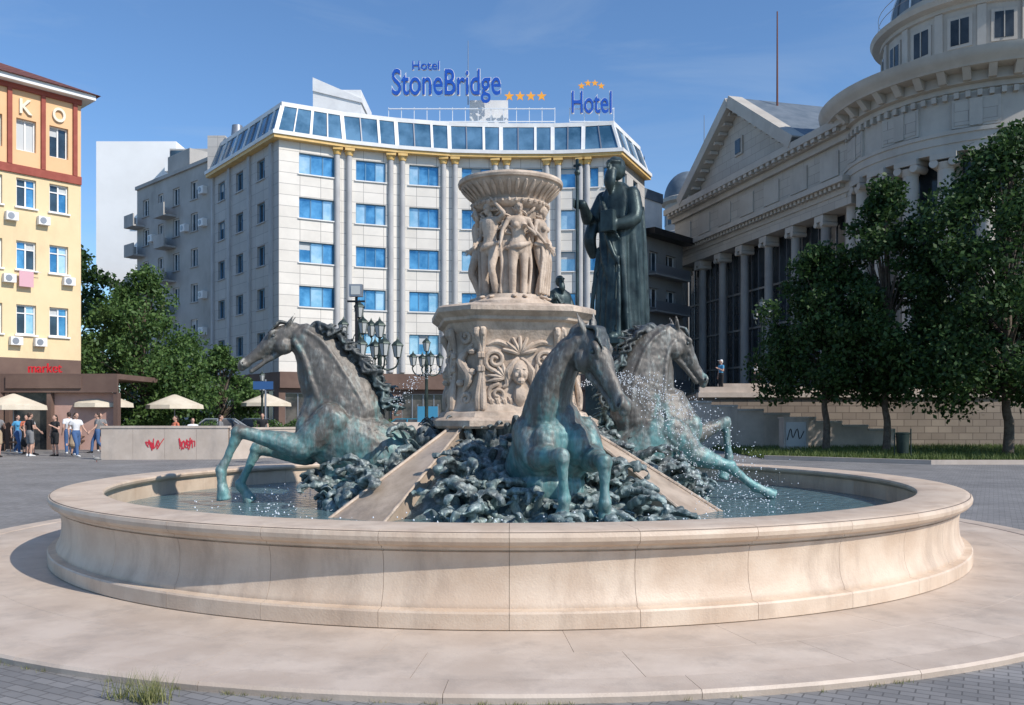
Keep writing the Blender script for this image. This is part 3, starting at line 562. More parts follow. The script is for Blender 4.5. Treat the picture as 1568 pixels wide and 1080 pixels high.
# ---------------------------------------------------------------- robed statues behind
def robed(name,x,y,zb,h,rot,staff=True,ped=1.0,wd=.66):
    s=h/1.8; o=MB(); T=Matrix.Translation((x,y,zb))@Matrix.Rotation(rot,4,'Z')@Matrix.Scale(s,4)
    m=MB(); prof=[(0.02,.30,.26),(.25,.27,.24),(.6,.25,.22),(.95,.23,.20),(1.15,.25,.18),(1.35,.27,.16),(1.46,.20,.12),(1.53,.09,.075)]
    rs=[]
    for i in range(29):
        z=.02+1.51*i/28
        for q in range(len(prof)-1):
            if prof[q][0]<=z<=prof[q+1][0]+1e-6: t=(z-prof[q][0])/(prof[q+1][0]-prof[q][0]); rx=prof[q][1]*(1-t)+prof[q+1][1]*t; ry=prof[q][2]*(1-t)+prof[q+1][2]*t
        rx*=wd+.06; ry*=.9; am=.15*max(0,1-z/1.35)+.02
        rs.append([V(((rx*(1+am*math.sin(9*a+z*2)+am*.5*math.sin(17*a-z*3)))*math.cos(a),(ry*(1+am*math.sin(9*a+z*2)))*math.sin(a),z)) for a in [2*pi*k/80 for k in range(80)]])
    m.rings(rs,BRstat)
    for x0,x1,za,zb_ in ((-.18,.20,1.40,.95),(-.15,.18,1.30,.72),(-.19,.10,1.15,.45),(-.16,.02,.95,.2)):
        m.sweep([(x0*wd,-.13,za),((x0*.4+x1*.6)*wd-.02,-.19,(za*.4+zb_*.6)),(x1*wd,-.18,zb_)],[.014,.024,.012],BRstat,n=8)
    for q in range(6): xx=(-.18+.07*q)*wd; m.sweep([(xx,-.17,.9-.05*(q%3)),(xx*1.2,-.205,.5),(xx*1.35,-.235,.06)],[.010,.020,.024],BRstat,n=8)
    for sx in (-1,1):
        m.sweep([(sx*.19*wd,.03,1.42),(sx*.25*wd,.06,1.1),(sx*.26*wd,.09,.6),(sx*.28*wd,.10,.12)],[(.045,.08),(.045,.11),(.04,.13),(.045,.14)],BRstat,lat=(1,0,0))
        for q in range(3): m.sweep([(sx*(.24+.02*q)*wd,.0+.08*q,1.3),(sx*(.31)*wd,.0+.09*q,.8),(sx*(.33)*wd,.02+.09*q,.15)],[.013,.02,.018],BRstat,n=6)
        m.sweep([(sx*.10,-.10,.06),(sx*.11,-.30,.03)],[.06,.045],BRstat,n=10)
    h0=V((0,-.05,1.665)); m.ell(h0,(.075,.095,.11),BRstat); m.ell(h0+V((0,.04,.0)),(.085,.08,.115),BRstat); m.sweep([h0+V((0,-.07,-.06)),h0+V((0,-.10,-.16)),h0+V((0,-.09,-.25))],[(.055,.05),(.06,.045),(.02,.015)],BRstat,lat=(1,0,0))
    m.sweep([h0+V((0,-.10,.03)),h0+V((0,-.13,-.02))],[.010,.018],BRstat,n=8); m.sweep([h0+V((-.07,-.03,.04)),h0+V((0,-.1,.045)),h0+V((.07,-.03,.04))],[.016]*3,BRstat,n=8)
    hand=V((-.20,-.30,1.30))
    m.sweep([(-.16,0,1.40),(-.24,-.10,1.17),hand],[.075,.07,.04],BRstat)
    m.sweep([(-.23,-.06,1.18),(-.24,-.12,1.0),(-.22,-.08,.84)],[(.045,.06),(.04,.07),(.02,.05)],BRstat)
    m.sweep([(.16,0,1.40),(.22,-.07,1.15),(.07,-.23,1.08)],[.075,.07,.045],BRstat)
    sx_,sy_=hand.x-.03,hand.y-.05
    for q in range(4): m.sweep([hand+V((0,0,-.03+.02*q)),hand+V((-.06,-.03,-.03+.022*q)),hand+V((-.05,-.08,-.03+.022*q))],[.016,.014,.012],BRstat,n=6)
    m.box(-.02,.12,-.29,-.22,1.02,1.22,BRstat)
    o.M=T; o.add(remesh(m,.012,1),BRstat)
    if staff:
        o.cyl((sx_,sy_,.12),(sx_,sy_,1.58),.016,.014,BRstat); o.ell((sx_,sy_,1.59),(.03,.03,.03),BRstat,n=8); o.box(sx_-.012,sx_+.012,sy_-.01,sy_+.01,1.59,1.72,BRstat); o.box(sx_-.04,sx_+.04,sy_-.008,sy_+.008,1.65,1.672,BRstat)
        o.box(-.34,.26,-.40,.28,-.03,.02,BRstat)
    o.M=Matrix.Translation((x,y,0))@Matrix.Rotation(rot,4,'Z'); w=.62*s*.5*ped
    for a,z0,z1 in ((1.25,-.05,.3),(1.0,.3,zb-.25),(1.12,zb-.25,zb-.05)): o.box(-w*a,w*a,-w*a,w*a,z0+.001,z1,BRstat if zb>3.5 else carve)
    o.obj(name,origin=(x,y,0))
robed('bronze_saint_statue',3.0,25,3.62,5.35,R(-38),ped=.72)
robed('bronze_saint_statue',1.66,31,3.3,3.25,R(20),staff=False,wd=.9)
# ---------------------------------------------------------------- hotel
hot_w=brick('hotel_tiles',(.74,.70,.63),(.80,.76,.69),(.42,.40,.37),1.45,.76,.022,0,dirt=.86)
hot_l=brick('hotel_tiles_shaded',(.48,.465,.44),(.52,.505,.48),(.33,.32,.31),1.45,.76,.02,0,dirt=.85)  # greyer copy of the front tiles, shade of the left wing in its colour
gold=mat('gold_band',(.66,.42,.13),(.74,.5,.2),rough=.5)
gl1=mat('glass_sky_blue',(.05,.20,.36),(.16,.42,.62),rough=.08,metal=.5,ns=.9); gl2=mat('glass_pale',(.26,.48,.60),(.5,.66,.74),rough=.12,metal=.4,ns=1.0); gl3=mat('glass_dark',(.03,.05,.07),(.07,.12,.16),rough=.08,metal=.3,ns=.6)  # blue glass: reflected sky is painted into the base colour
attg=mat('attic_glass',(.05,.14,.22),(.20,.38,.52),rough=.07,metal=.5,ns=.35)
alu=mat('aluminium',(.75,.77,.78),rough=.4,metal=.2); bluefr=mat('blue_frame',(.12,.26,.40),rough=.4)
colm=mat('column_paint',(.40,.40,.40),(.50,.50,.49),ns=.5); brown=mat('brown_fascia',(.12,.075,.06),(.17,.11,.085),ns=.5); shop=mat('shop_glass',(.015,.02,.025),(.12,.11,.10),rough=.1,ns=.8)
roofm=mat('flat_roof',(.2,.2,.2)); bluel=mat('sign_blue',(.015,.09,.45),rough=.35); starm=mat('sign_star',(.95,.42,.05),rough=.4); steel=mat('steel',(.30,.31,.33),rough=.4,metal=.6)
hp=[(-15.87,60),(-11.91,62.1),(-8.31,63.4),(-4.57,64.3),(-.81,64.6),(2.97,64.6),(5.2,64.4),(7.63,64)]
LW=(-23.8,70); RW=(10.6,70.5)
full=[LW]+hp+[RW]
hotel=empty('hotel_building',(-4,66,0)); mb=MB()
rows=[(c-.72,c+.72) for c in (6.75,9.85,12.9,15.95,19.0)]
for i in range(len(hp)-1):
    mb.M,Ln=FR(hp[i],hp[i+1])
    c=[(.31*Ln,.88*Ln)] if i==0 else ([(.24*Ln,.80*Ln)] if Ln>3 else [(.2*Ln,.75*Ln)])
    if i==6: c=[(.2*Ln,.45*Ln),(.6*Ln,.85*Ln)]
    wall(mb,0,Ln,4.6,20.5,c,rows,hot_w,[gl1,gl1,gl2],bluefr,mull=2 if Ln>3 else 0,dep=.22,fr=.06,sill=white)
    wall(mb,0,Ln,0,3.5,[(.1*Ln,.92*Ln)],[(.1,3.2)],brown,shop,steel,mull=3,dep=.3)
    mb.box(0,Ln,-.05,.35 if i%2 else .33,3.5,4.6,brown)
mb.M,Ln=FR(LW,hp[0])
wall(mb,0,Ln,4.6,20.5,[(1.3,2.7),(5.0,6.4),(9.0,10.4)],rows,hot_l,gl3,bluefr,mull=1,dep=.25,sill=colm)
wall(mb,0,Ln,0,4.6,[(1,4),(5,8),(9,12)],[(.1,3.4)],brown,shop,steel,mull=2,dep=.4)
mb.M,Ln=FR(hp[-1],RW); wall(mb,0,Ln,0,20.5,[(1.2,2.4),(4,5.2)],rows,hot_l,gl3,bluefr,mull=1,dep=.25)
mb.M=Matrix.Identity(4)
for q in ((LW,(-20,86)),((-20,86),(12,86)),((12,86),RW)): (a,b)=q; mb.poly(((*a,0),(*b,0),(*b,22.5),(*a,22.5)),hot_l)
mb.obj('walls',hotel)
mb=MB()
for i in range(1,7):
    M1,Ln=FR(hp[i],hp[i+1]) ; mb.M=M1
    for dx in ((-.42,.42) if i<6 else (-.2,.3)):
        mb.cyl((dx,.12,4.7),(dx,.12,19.9),.22,.20,colm,n=14); mb.cyl((dx,.12,19.9),(dx,.12,20.2),.24,.32,gold,n=12); mb.box(dx-.34,dx+.34,.0,.5,20.2,20.38,gold)
mb.M,Ln=FR(LW,hp[0])
for dx in (.3,3.8,7.7,11.6): mb.box(dx-.2,dx+.2,.002,.16,4.6,20.4,colm)
mb.obj('facade_columns',hotel)
mb=MB(); strip(mb,full,-.3,.52,20.4,20.62,gold); strip(mb,full,-.3,.62,20.623,20.88,white)
strip(mb,full,-1.2,-.34,22.85,23.15,white)
A=offs(full,.30);B=offs(full,-.4)
for i in range(len(full)-1):
    mb.poly(((*A[i],20.9),(*A[i+1],20.9),(*B[i+1],22.87),(*B[i],22.87)),attg)
    Ln=(V(full[i+1])-V(full[i])).length; nn=max(2,round(Ln/1.15))
    for j in range(nn+1):
        t=j/nn; big=.14 if j in (0,nn) else (.09 if j%2==0 else .04)
        p=V((*A[i].lerp(A[i+1],t),20.91)); q=V((*B[i].lerp(B[i+1],t),22.87)); d=(A[i+1]-A[i]).normalized(); d3=V((d.x,d.y,0)); o3=V((d.y,-d.x,0))*.08
        mb.rings([[p-d3*big-o3,p+d3*big-o3,p+d3*big+o3,p-d3*big+o3],[q-d3*big-o3,q+d3*big-o3,q+d3*big+o3,q-d3*big+o3]],white if big>.05 else steel,sm=False)
B=offs(full,-1.0); mb.poly([(*b,23.14) for b in B]+[(12,86,23.14),(-20,86,23.14)],roofm)
mb.obj('glazed_attic',hotel)
mb=MB(); mb.box(-14.9,-11.3,66,71,23.0,26.0,white)
mb.rings([[V(p) for p in ((-14.9,65.9,25.9),(-11.2,65.9,25.0),(-11.2,71,25.0),(-14.9,71,25.9))],[V(p) for p in ((-14.9,65.9,26.9),(-11.2,65.9,25.3),(-11.2,71,25.3),(-14.9,71,26.9))]],white,sm=False)
mb.box(-3.2,-.3,66.5,70,23.0,25.4,white)
mb.cyl((-3.3,66.3,25),(-3.3,66.3,29.8),.05,.02,steel,n=6); mb.cyl((-21.5,69,23.2),(-21.5,69,24.3),.5,.4,steel)
for x,z in ((-9,.8),(1.5,.9),(5.5,.7)): mb.box(x,x+1.6,69,70.5,23.14,23.14+z,steel)
mb.box(-24,-22.6,69.5,72,20.5,23.7,hot_l)
mb.obj('roof_structures',hotel)
sg=empty('rooftop_hotel_sign',(-4,65.6,23)); mb=MB()
def star(mb,cx,cz,y,r,mt):
    pts=[V((cx+(r if k%2==0 else r*.42)*math.sin(k*pi/5),0,cz+(r if k%2==0 else r*.42)*math.cos(k*pi/5))) for k in range(10)]
    mb.rings([[p+V((0,y,0)) for p in pts],[p+V((0,y+.08,0)) for p in pts]],mt,sm=False)
y=65.6
for bd,x0,x1,z0,z1 in (('StoneBridge',-8.9,-.85,24.85,27.35),('Hotel',-7.4,-5.4,27.3,27.95),('Hotel',4.45,7.4,24.1,25.7)):
    addtext(mb,bd,white,x0,x1,z0,z1,y,.03,.032); addtext(mb,bd,bluel,x0,x1,z0,z1,y-.12,.04,.006)
for k in range(4): star(mb,-.2+k*.8,25.35,y-.1,.38,starm)
for k in range(4):
    a=R(-36+24*k); star(mb,5.9+1.25*math.sin(a),25.1+1.25*math.cos(a),y-.1,.27,starm)
for x0,x1 in ((-9.2,3.2),(4.3,7.6)):
    for z in (23.5,24.45): mb.box(x0,x1,y+.1,y+.16,z,z+.07,alu)
    n=int((x1-x0)/.95)
    for k in range(n+1): x=x0+(x1-x0)*k/n; mb.box(x-.025,x+.025,y+.16,y+.2,23.1,24.6,alu)
mb.obj('letters_and_frame',sg)
# ---------------------------------------------------------------- left apartment blocks
apt=mat('apartment_render',(.38,.365,.34),(.46,.445,.42),ns=.4,c3=(.28,.27,.25),s3=.3)
ab=empty('apartment_block',(-28,75,0)); mb=MB(); mb.M,Ln=FR((-33.8,79.5),LW)
cols=[(1.2,2.4),(4.2,5.2),(7.0,8.2),(10.2,11.4)]; rr=[(z,z+1.5) for z in (2.2,5.1,8.0,10.9,13.8,16.7,19.3)]
wall(mb,0,Ln,0,21.9,cols,rr,apt,gl3,white,mull=1,dep=.2,sill=apt)
for z,_ in rr[1:]:
    for x0 in (-.2,5.7): mb.box(x0,x0+1.9,.003,1.1,z-.95,z-.8,apt); mb.box(x0,x0+1.9,1.0,1.1,z-.8,z+.15,apt); mb.box(x0,x0+.1,.003,1.0,z-.8,z+.15,apt)
    for x0 in (3.0,9.1,12.2):
        if random.random()<.7: mb.box(x0,x0+.8,.003,.4,z+.1,z+.7,white); mb.cyl((x0+.3,.4,z+.4),(x0+.3,.42,z+.4),.2,.2,steel)
mb.box(0,Ln,-6,.2,21.9,22.2,apt); mb.box(5,9,-4,-.5,22.2,24.0,apt)
mb.M=Matrix.Identity(4); mb.poly(((-33.8,79.5,0),(-33.8,79.5,22.2),(-26,90,22.2),(-26,90,0)),apt); mb.obj('walls',ab)
wb=empty('white_apartment_tower',(-38,92,0)); mb=MB(); wh=mat('white_render',(.82,.82,.80),(.88,.88,.86),ns=.2)
mb.box(-44.8,-36.2,95,110,16,31.2,wh); mb.box(-42.5,-36.2,97,110,0,16,gl3); mb.box(-36.1,-30,93,108,6,29.8,apt); mb.box(-36.3,-34.5,91.5,93,10,10.9,wh)
for z in (12,15,18,21,24,27): mb.box(-36.0,-33.0,91.4,92.9,z,z+1.0,wh); mb.box(-36,-33,92.92,92.98,z+1,z+2.6,gl3)
mb.box(-30,-25,92,105,20,27.6,white); mb.box(-29,-25.5,91.3,92,22,23.0,white); mb.obj('volumes',wb)
# ---------------------------------------------------------------- yellow building
yel=mat('yellow_render',(.72,.56,.33),(.78,.61,.37),ns=.5,c3=(.62,.48,.29),s3=.5); orange=mat('orange_panel',(.72,.44,.23),(.76,.48,.26),ns=.6); redb=mat('brick_red_trim',(.27,.065,.045),(.33,.085,.06),ns=2)
tile=brick('roof_tiles',(.20,.07,.05),(.26,.10,.07),(.10,.04,.03),.25,.3,.02,.5,uv=False); pink=mat('pink_panel',(.42,.25,.20),(.5,.32,.26),ns=1); cream=mat('cream',(.78,.72,.58),(.74,.67,.52),ns=1)
yb=empty('yellow_apartment_building',(-26,45,0)); mb=MB(); mb.M,Ln=FR((-32.66,33.07),(-22,45)); Ln=16
cs=[14.93-1.52*k for k in range(9)][::-1]; cols=[(c-.45,c+.45) for c in cs]
wall(mb,0,Ln,4.4,13.35,cols,[(5.55,7.0),(8.7,10.1),(11.75,13.15)],yel,[gl1,gl3,gl2],white,mull=1,hm=1,dep=.2,sill=white)
wall(mb,0,Ln,13.75,17.4,cols,[(14.5,16.05)],orange,[gl3,cream,blind],white,mull=1,hm=0,dep=.25)
mb.box(0,Ln,-.1,.10,13.35,13.75,redb)
for k in range(10): x=15.69-1.52*k; mb.box(x-.10,x+.10,-.05,.12,13.753,17.4,redb)
mb.box(0,Ln,-.05,.13,17.403,17.65,redb)
addtext(mb,'K',cream,13.1,13.62,16.3,16.98,.06,.05,.02); addtext(mb,'O',cream,14.62,15.2,16.3,16.98,.06,.05,.02)
for (x,z) in ((12.7,11.2),(14.15,11.2),(15.35,8.35),(14.0,5.2),(12.6,8.2),(12.9,5.2)):
    mb.box(x-.27,x+.27,.003,.3,z-.2,z+.2,white); mb.cyl((x-.06,.3,z),(x-.06,.32,z),.15,.15,steel,n=14)
mb.box(13.0,13.65,.25,.28,7.85,8.6,mat('pink_cloth',(.65,.38,.42))); mb.cyl((12.8,.27,8.61),(14.0,.27,8.61),.015,.015,steel,n=6)
wall(mb,0,Ln,0,4.4,[(1,4),(5,8),(9,12),(12.8,15.4)],[(.2,3.4)],brown,shop,steel,mull=2,dep=.3)
mb.M=Matrix.Identity(4); mb.poly(((-22,45,0),(-22,45,17.6),(-31,53,17.6),(-31,53,0)),yel)
mb.obj('walls',yb)
mb=MB(); mb.M,_=FR((-32.66,33.07),(-22,45)); mb.box(-.5,16.5,-12,.6,17.653,17.9,white)
mb.rings([[V(p) for p in ((-.6,.75,17.903),(16.7,.75,17.903),(16.7,-12,17.903),(-.6,-12,17.903))],[V(p) for p in ((3,-5.5,20.6),(12.5,-5.5,20.6),(12.5,-6.5,20.6),(3,-6.5,20.6))]],tile,sm=False)
mb.cyl((11,-4,20),(11,-4,22.5),.03,.02,steel,n=6); mb.obj('roof',yb)
mb=MB(); mb.box(-34,-18.9,42.2,42.35,2.7,3.6,brown); mb.box(-34,-18.9,42.35,47,3.35,3.6,brown)
for x0,x1,m_ in ((-34,-26.3,pink),(-24.2,-22.2,shop),(-22.2,-19.1,pink)): mb.box(x0,x1,42.6,43,-.05,2.7,m_)
mb.box(-26.3,-24.2,44,44.1,-.05,2.7,shop)
for x in (-26.3,-24.2,-22.2,-19.0): mb.box(x-.1,x+.1,42.25,42.6,-.05,2.7,brown)
mb.box(-24.2,-20.6,42.12,42.19,2.9,3.5,brown); addtext(mb,'market',mat('red_sign',(.6,.02,.03)),-23.2,-21.6,3.65,4.1,42.3)
mb.obj('shop_pavilion',origin=(-26,43,0))
# ---------------------------------------------------------------- museum (right)
ms=mat('museum_stone',(.41,.38,.335),(.47,.44,.39),rough=.75,ns=.6,c3=(.34,.31,.275),s3=.3); msb=brick('museum_ashlar',(.42,.39,.345),(.47,.44,.39),(.26,.24,.22),1.3,.62,.015,.5,dirt=.86)
msd=mat('museum_stone_shaded',(.24,.23,.22),(.30,.29,.27),rough=.75,ns=.6)  # museum stone darkened for the columns, their shade put into the colour
darkgl=mat('museum_glass',(.012,.016,.02),(.05,.06,.07),rough=.1,ns=.4); slate=mat('slate_roof',(.10,.13,.16),(.15,.18,.21),rough=.6,ns=1,metal=.05)
mu=empty('museum_building',(22,65,0)); mb=MB(); mb.M,Ln=FR((14.9,80.5),(21.6,55.1)); E=Ln-.5
mb.poly(((-.2,-1.5,2.8),(E,-1.5,2.8),(E,-1.5,15),(-.2,-1.5,15)),darkgl)
for k in range(25): mb.box(k-.03,k+.03,-1.49,-1.42,2.8,15,steel)
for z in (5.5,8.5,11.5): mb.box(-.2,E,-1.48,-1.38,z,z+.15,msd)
mb.box(-.2,E,-.9,.6,2.8,3.6,ms)
for k in range(7):
    x=.9+k*3.55
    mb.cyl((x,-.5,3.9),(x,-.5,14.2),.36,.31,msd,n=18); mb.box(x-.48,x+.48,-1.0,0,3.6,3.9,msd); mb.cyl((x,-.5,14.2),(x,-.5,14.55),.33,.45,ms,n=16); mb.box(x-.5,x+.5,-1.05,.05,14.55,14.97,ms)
    for sx in (-1,1): mb.cyl((x+sx*.36,-1.05,14.4),(x+sx*.36,.08,14.4),.18,.18,ms,n=12)
mb.box(-.5,E,-2.2,.1,15.0,15.8,msb); mb.box(-.5,E,-2.2,.2,15.8,16.4,ms); mb.box(-.6,E,-2.2,.75,16.4,16.75,ms)
for k in range(int(E/.5)): mb.box(k*.5,k*.5+.25,.2,.55,16.15,16.398,ms)
mb.box(-.4,E,-2.2,-.15,16.75,19.2,msb)
for k in range(7): mb.box(.9+k*3.55,2.9+k*3.55,-.148,-.06,17.2,18.8,ms)
mb.box(-.5,E,-2.2,.15,19.2,19.65,ms); mb.box(-.7,E,-2.2,.85,19.95,20.45,ms); mb.box(-.6,E,-2.2,.5,19.652,19.95,ms)
for k in range(int(E/.8)): mb.box(k*.8,k*.8+.4,.5,.8,19.7,19.947,ms)
def tri(y0,y1,a,b,ap,z0,z1,mt): mb.rings([[V((a,yy,z0)),V((b,yy,z0)),V((ap,yy,z1))] for yy in (y0,y1)],mt,sm=False)
tri(-1.2,-.25,3.0,19.5,11.2,20.45,26.0,msb)
for sx,a in ((1,2.4),(-1,20.1)):
    p=V((a,0,20.45)); q=V((11.2,0,26.3)); d=(q-p).normalized(); nr=V((0,1,0)).cross(d)
    if nr.z<0: nr=-nr
    mb.rings([[p+V((0,yy,0))+nr*o for yy,o in ((-11,-.02),(.85,-.02),(.85,.40),(-11,.40))],[q+V((0,yy,0))+nr*o for yy,o in ((-11,-.02),(.85,-.02),(.85,.40),(-11,.40))]],slate,sm=False)
    mb.rings([[p+V((0,yy,0))+nr*o for yy,o in ((-.3,-.35),(.9,-.35),(.9,.5),(-.3,.5))],[q+V((0,yy,0))+nr*o for yy,o in ((-.3,-.35),(.9,-.35),(.9,.5),(-.3,.5))]],ms,sm=False)
    for k in range(11): c_=p.lerp(q,(k+.5)/11); mb.box(c_.x-.2,c_.x+.2,-.2,.5,c_.z-.65,c_.z-.42,ms)
mb.box(10.6,11.8,-.24,-.1,22.2,23.6,ms); mb.box(10.8,11.6,-.098,-.05,22.35,23.45,darkgl)
mb.cyl((12.5,-2.8,24),(12.5,-2.8,33.3),.09,.05,mat('rust_mast',(.16,.06,.04)),n=8)
mb.poly(((-.2,-2,0),(-.2,-2,20),(-.2,-18,20),(-.2,-18,0)),msb)
mb.box(0,E-5,-14,-2.2,19.0,20.4,ms)
mb.obj('colonnade_wing',mu)
mb=MB(); O=(32,60,0); mb.M=Matrix.Translation((29.3,55,.13))@Matrix.Scale(.917,4)@Matrix.Translation((-32,-60,0))
def rad(p,s,e,x0,x1,y0,y1,z0,z1,mt): mb.rings([[p+s*x_+e*y_+Z*z_ for x_,y_ in ((x0,y0),(x1,y0),(x1,y1),(x0,y1))] for z_ in (z0,z1)],mt,sm=False)
def av3(k,n,r,ph=0):
    a=2*pi*k/n+ph; e=V((math.sin(a),-math.cos(a),0)); return e,V((-e.y,e.x,0)),V(O)+e*r
mb.lathe([(8.9,2.7),(8.9,3.5),(8.5,3.5)],64,ms,O)
mb.lathe([(7.3,3),(7.3,17.6)],64,darkgl,O)
for k in range(24):
    e,s,p=av3(k,24,8.25,.06)
    mb.cyl(p+Z*3.9,p+Z*16.6,.55,.47,ms,n=18); mb.cyl(p+Z*3.5,p+Z*3.9,.75,.62,ms,n=16); mb.cyl(p+Z*16.6,p+Z*17.0,.5,.62,ms,n=16)
    for sx in (-1,1): mb.cyl(p+s*sx*.55-e*.6+Z*16.95,p+s*sx*.55+e*.62+Z*16.95,.26,.26,ms,n=14)
    rad(p,s,e,-.75,.75,-.65,.65,17.15,17.5,ms)
    if k%2: rad(V(O)+e*7.35,s,e,-.7,.7,-.1,.1,3,17.5,ms)
mb.lathe([(7.4,17.5),(8.75,17.5),(8.75,18.0),(8.82,18.02),(8.82,18.5),(8.9,18.52),(8.9,18.75),(8.6,18.8),(8.6,21.0),(8.75,21.05),(8.75,21.35),(9.1,21.4),(9.1,22.0),(10.0,22.05),(10.1,22.25),(10.3,22.4),(10.45,22.7),(10.5,22.95),(9.6,23.1),(7.4,23.3),(7.2,23.4),(6.9,23.9),(6.5,23.95),(6.2,24.0),(6.2,27.0),(6.4,27.05),(6.4,27.3),(6.9,27.4),(7.05,27.7),(6.3,27.9),(5.9,28.0),(5.9,28.6),(5.7,28.7)],96,ms,O)
for k in range(44):
    e,s,p=av3(k,44,9.12)
    mb.rings([[p+s*x_+e*y_+Z*z_ for x_,y_ in ((-.22,0),(.22,0),(.22,w_),(-.22,w_))] for z_,w_ in ((21.45,.25),(21.75,.5),(22.04,.8))],ms,sm=False)
for k in range(88):
    e,s,p=av3(k,88,8.6); rad(p,s,e,-.13,.13,0,.3,20.6,20.95,ms)
for k in range(12):
    e,s,p=av3(k,12,8.6); rad(p,s,e,-1.3,1.3,-.3,.06,18.85,20.55,ms); rad(p,s,e,-1.15,1.15,-.3,.1,19.0,20.4,msb)
    rad(p,s,e,-.35,.35,-.3,.16,18.9,20.5,ms)
for k in range(16):
    e,s,p=av3(k,16,6.2,.1)
    rad(p,s,e,-.72,.72,-.4,.05,24.6,26.6,ms); rad(p,s,e,-.52,.52,-.4,.07,24.8,26.4,darkgl); rad(p,s,e,-.03,.03,.07,.12,24.8,26.4,ms)
    e,s,p=av3(k+.5,16,6.2,.1); rad(p,s,e,-.25,.25,-.2,.15,24.0,27.0,ms)
mb.lathe([(5.7*math.cos(t),28.6+5.2*math.sin(t)) for t in [pi/2*k/14*.98 for k in range(15)]],64,slate,O)
for k in range(24):
    e,s,p=av3(k,24,1); mb.sweep([V(O)+e*5.75*math.cos(t)+Z*(28.6+5.25*math.sin(t)) for t in [pi/2*q/8*.97 for q in range(9)]],[.07]*9,alu if k%2 else slate,n=6,sub=2)
for z in (28.8,29.4): mb.lathe([(6.5,z),(6.53,z+.03),(6.5,z+.06)],48,steel,O)
mb.obj('rotunda',mu)
mb=MB(); O2=(18.9,95,0); mb.lathe([(3.4,0),(3.4,21.0),(3.0,21.1),(2.4,21.3),(2.4,24.2),(2.9,24.4),(2.9,24.8),(2.4,25)],32,ms,O2); mb.lathe([(2.5*math.cos(t),24.9+3.0*math.sin(t)) for t in [pi/2*k/10*.98 for k in range(11)]],40,slate,O2)
for k in range(12):
    a=2*pi*k/12; e=V((math.sin(a),-math.cos(a),0)); s=V((-e.y,e.x,0)); rad(V(O2)+e*2.4,s,e,-.35,.35,-.2,.04,22,23.7,darkgl)
mb.cyl((20.7,95,26),(20.7,95,34),.08,.03,steel,n=6)
mb.obj('domed_tower',origin=O2)
ob_=empty('corner_apartment_building',(13,82,0)); mb=MB(); gr=mat('grey_render',(.24,.23,.22),(.30,.29,.27),ns=.4)
mb.M,Ln=FR((10.9,72.0),(14.8,76.5)); 
rr=[(z,z+1.6) for z in (1,4.2,7.4,10.6,13.6)]
wall(mb,0,Ln,0,16.3,[(.6,2.0),(3.2,4.8)],rr,gr,[gl3,shop],white,mull=1,dep=.3)
for z,_ in rr[1:]: mb.box(.2,Ln-.2,.003,.9,z-.5,z-.35,gr); mb.box(.2,Ln-.2,.85,.9,z-.35,z+.4,steel)
mb.box(-.5,Ln+.2,-8,1.2,16.3,16.8,black); mb.box(.5,3.4,-6,-.5,16.8,20.2,white); mb.box(.5,3.4,-6,-.4,19.6,20.4,slate); mb.obj('walls',ob_)
# terrace, retaining wall
rstone=brick('rubble_wall',(.22,.175,.14),(.30,.245,.195),(.14,.11,.09),.7,.35,.02,.5); conc=mat('pale_wall',(.46,.385,.32),(.54,.46,.39),ns=1.2,c3=(.33,.285,.25),s3=.8)
mb=MB(); mb.M,Ln=FR((9.8,46),(70,44)); mb.poly(((0,0,-.05),(Ln,0,-.05),(Ln,0,2.55),(0,0,2.55)),rstone); mb.box(-.1,Ln,-.5,.15,2.55,2.8,conc); mb.box(0,Ln,-.35,-.1,2.8,3.1,conc)
mb.M=Matrix.Identity(4); mb.poly(((9.8,46,2.79),(70,44,2.79),(70,110,2.79),(16,110,2.79),(12,68,2.79)),conc); mb.poly(((9.8,46,-.05),(9.8,46,2.79),(12,68,2.79),(12,68,-.05)),rstone)
mb.box(11,14,46.7,47.2,2.8,3.3,conc); mb.obj('terrace_retaining_wall',origin=(9.8,46,0))
mb=MB()
for i in range(8):
    x0=8.3+i*1.25; z=2.2-.19*i; mb.box(x0,x0+1.245,42.2,42.5,-.05,z,conc); mb.box(x0-.002,x0+1.247,42.15,42.55,z,z+.1,ms)
mb.obj('stair_wall',origin=(8.3,42.3,0))
# low wall left with graffiti
mb=MB(); mb.M,Ln=FR((-15.2,32.6),(-10.6,32.9)); 
for i in range(4): mb.box(i*Ln/4+.004,(i+1)*Ln/4-.004,-.35,0,-.05,1.12,conc); 
mb.box(-.03,Ln+.03,-.38,.03,1.12,1.2,conc)
mb.M,L2=FR((-10.57,32.9),(-6.5,38)); mb.box(.05,L2,-.35,0,-.05,1.05,conc); mb.box(.05,L2,-.38,.03,1.05,1.13,conc)
mb.M,L3=FR((-6.4,38),(-1,40)); mb.box(.05,L3,-.35,0,-.05,1.3,conc)
mb.M,Ln=FR((-15.2,32.6),(-10.6,32.9)); gr_=mat('graffiti_red',(.55,.03,.05)); rg=random.Random(9)
for cx in (2.0,3.2):
    for rep in range(3):
        x=cx-.25+rg.uniform(-.1,.1); pts=[]
        for k in range(9): pts.append((x,.012,.55+.18*math.sin(k*2.3+cx+rep)+rg.uniform(-.1,.1))); x+=rg.uniform(-.08,.16)
        mb.sweep(pts,[(.008,.018)]*9,gr_,lat=(0,1,0),n=6,sub=5)
mb.obj('low_stone_wall',origin=(-13,32.7,0))
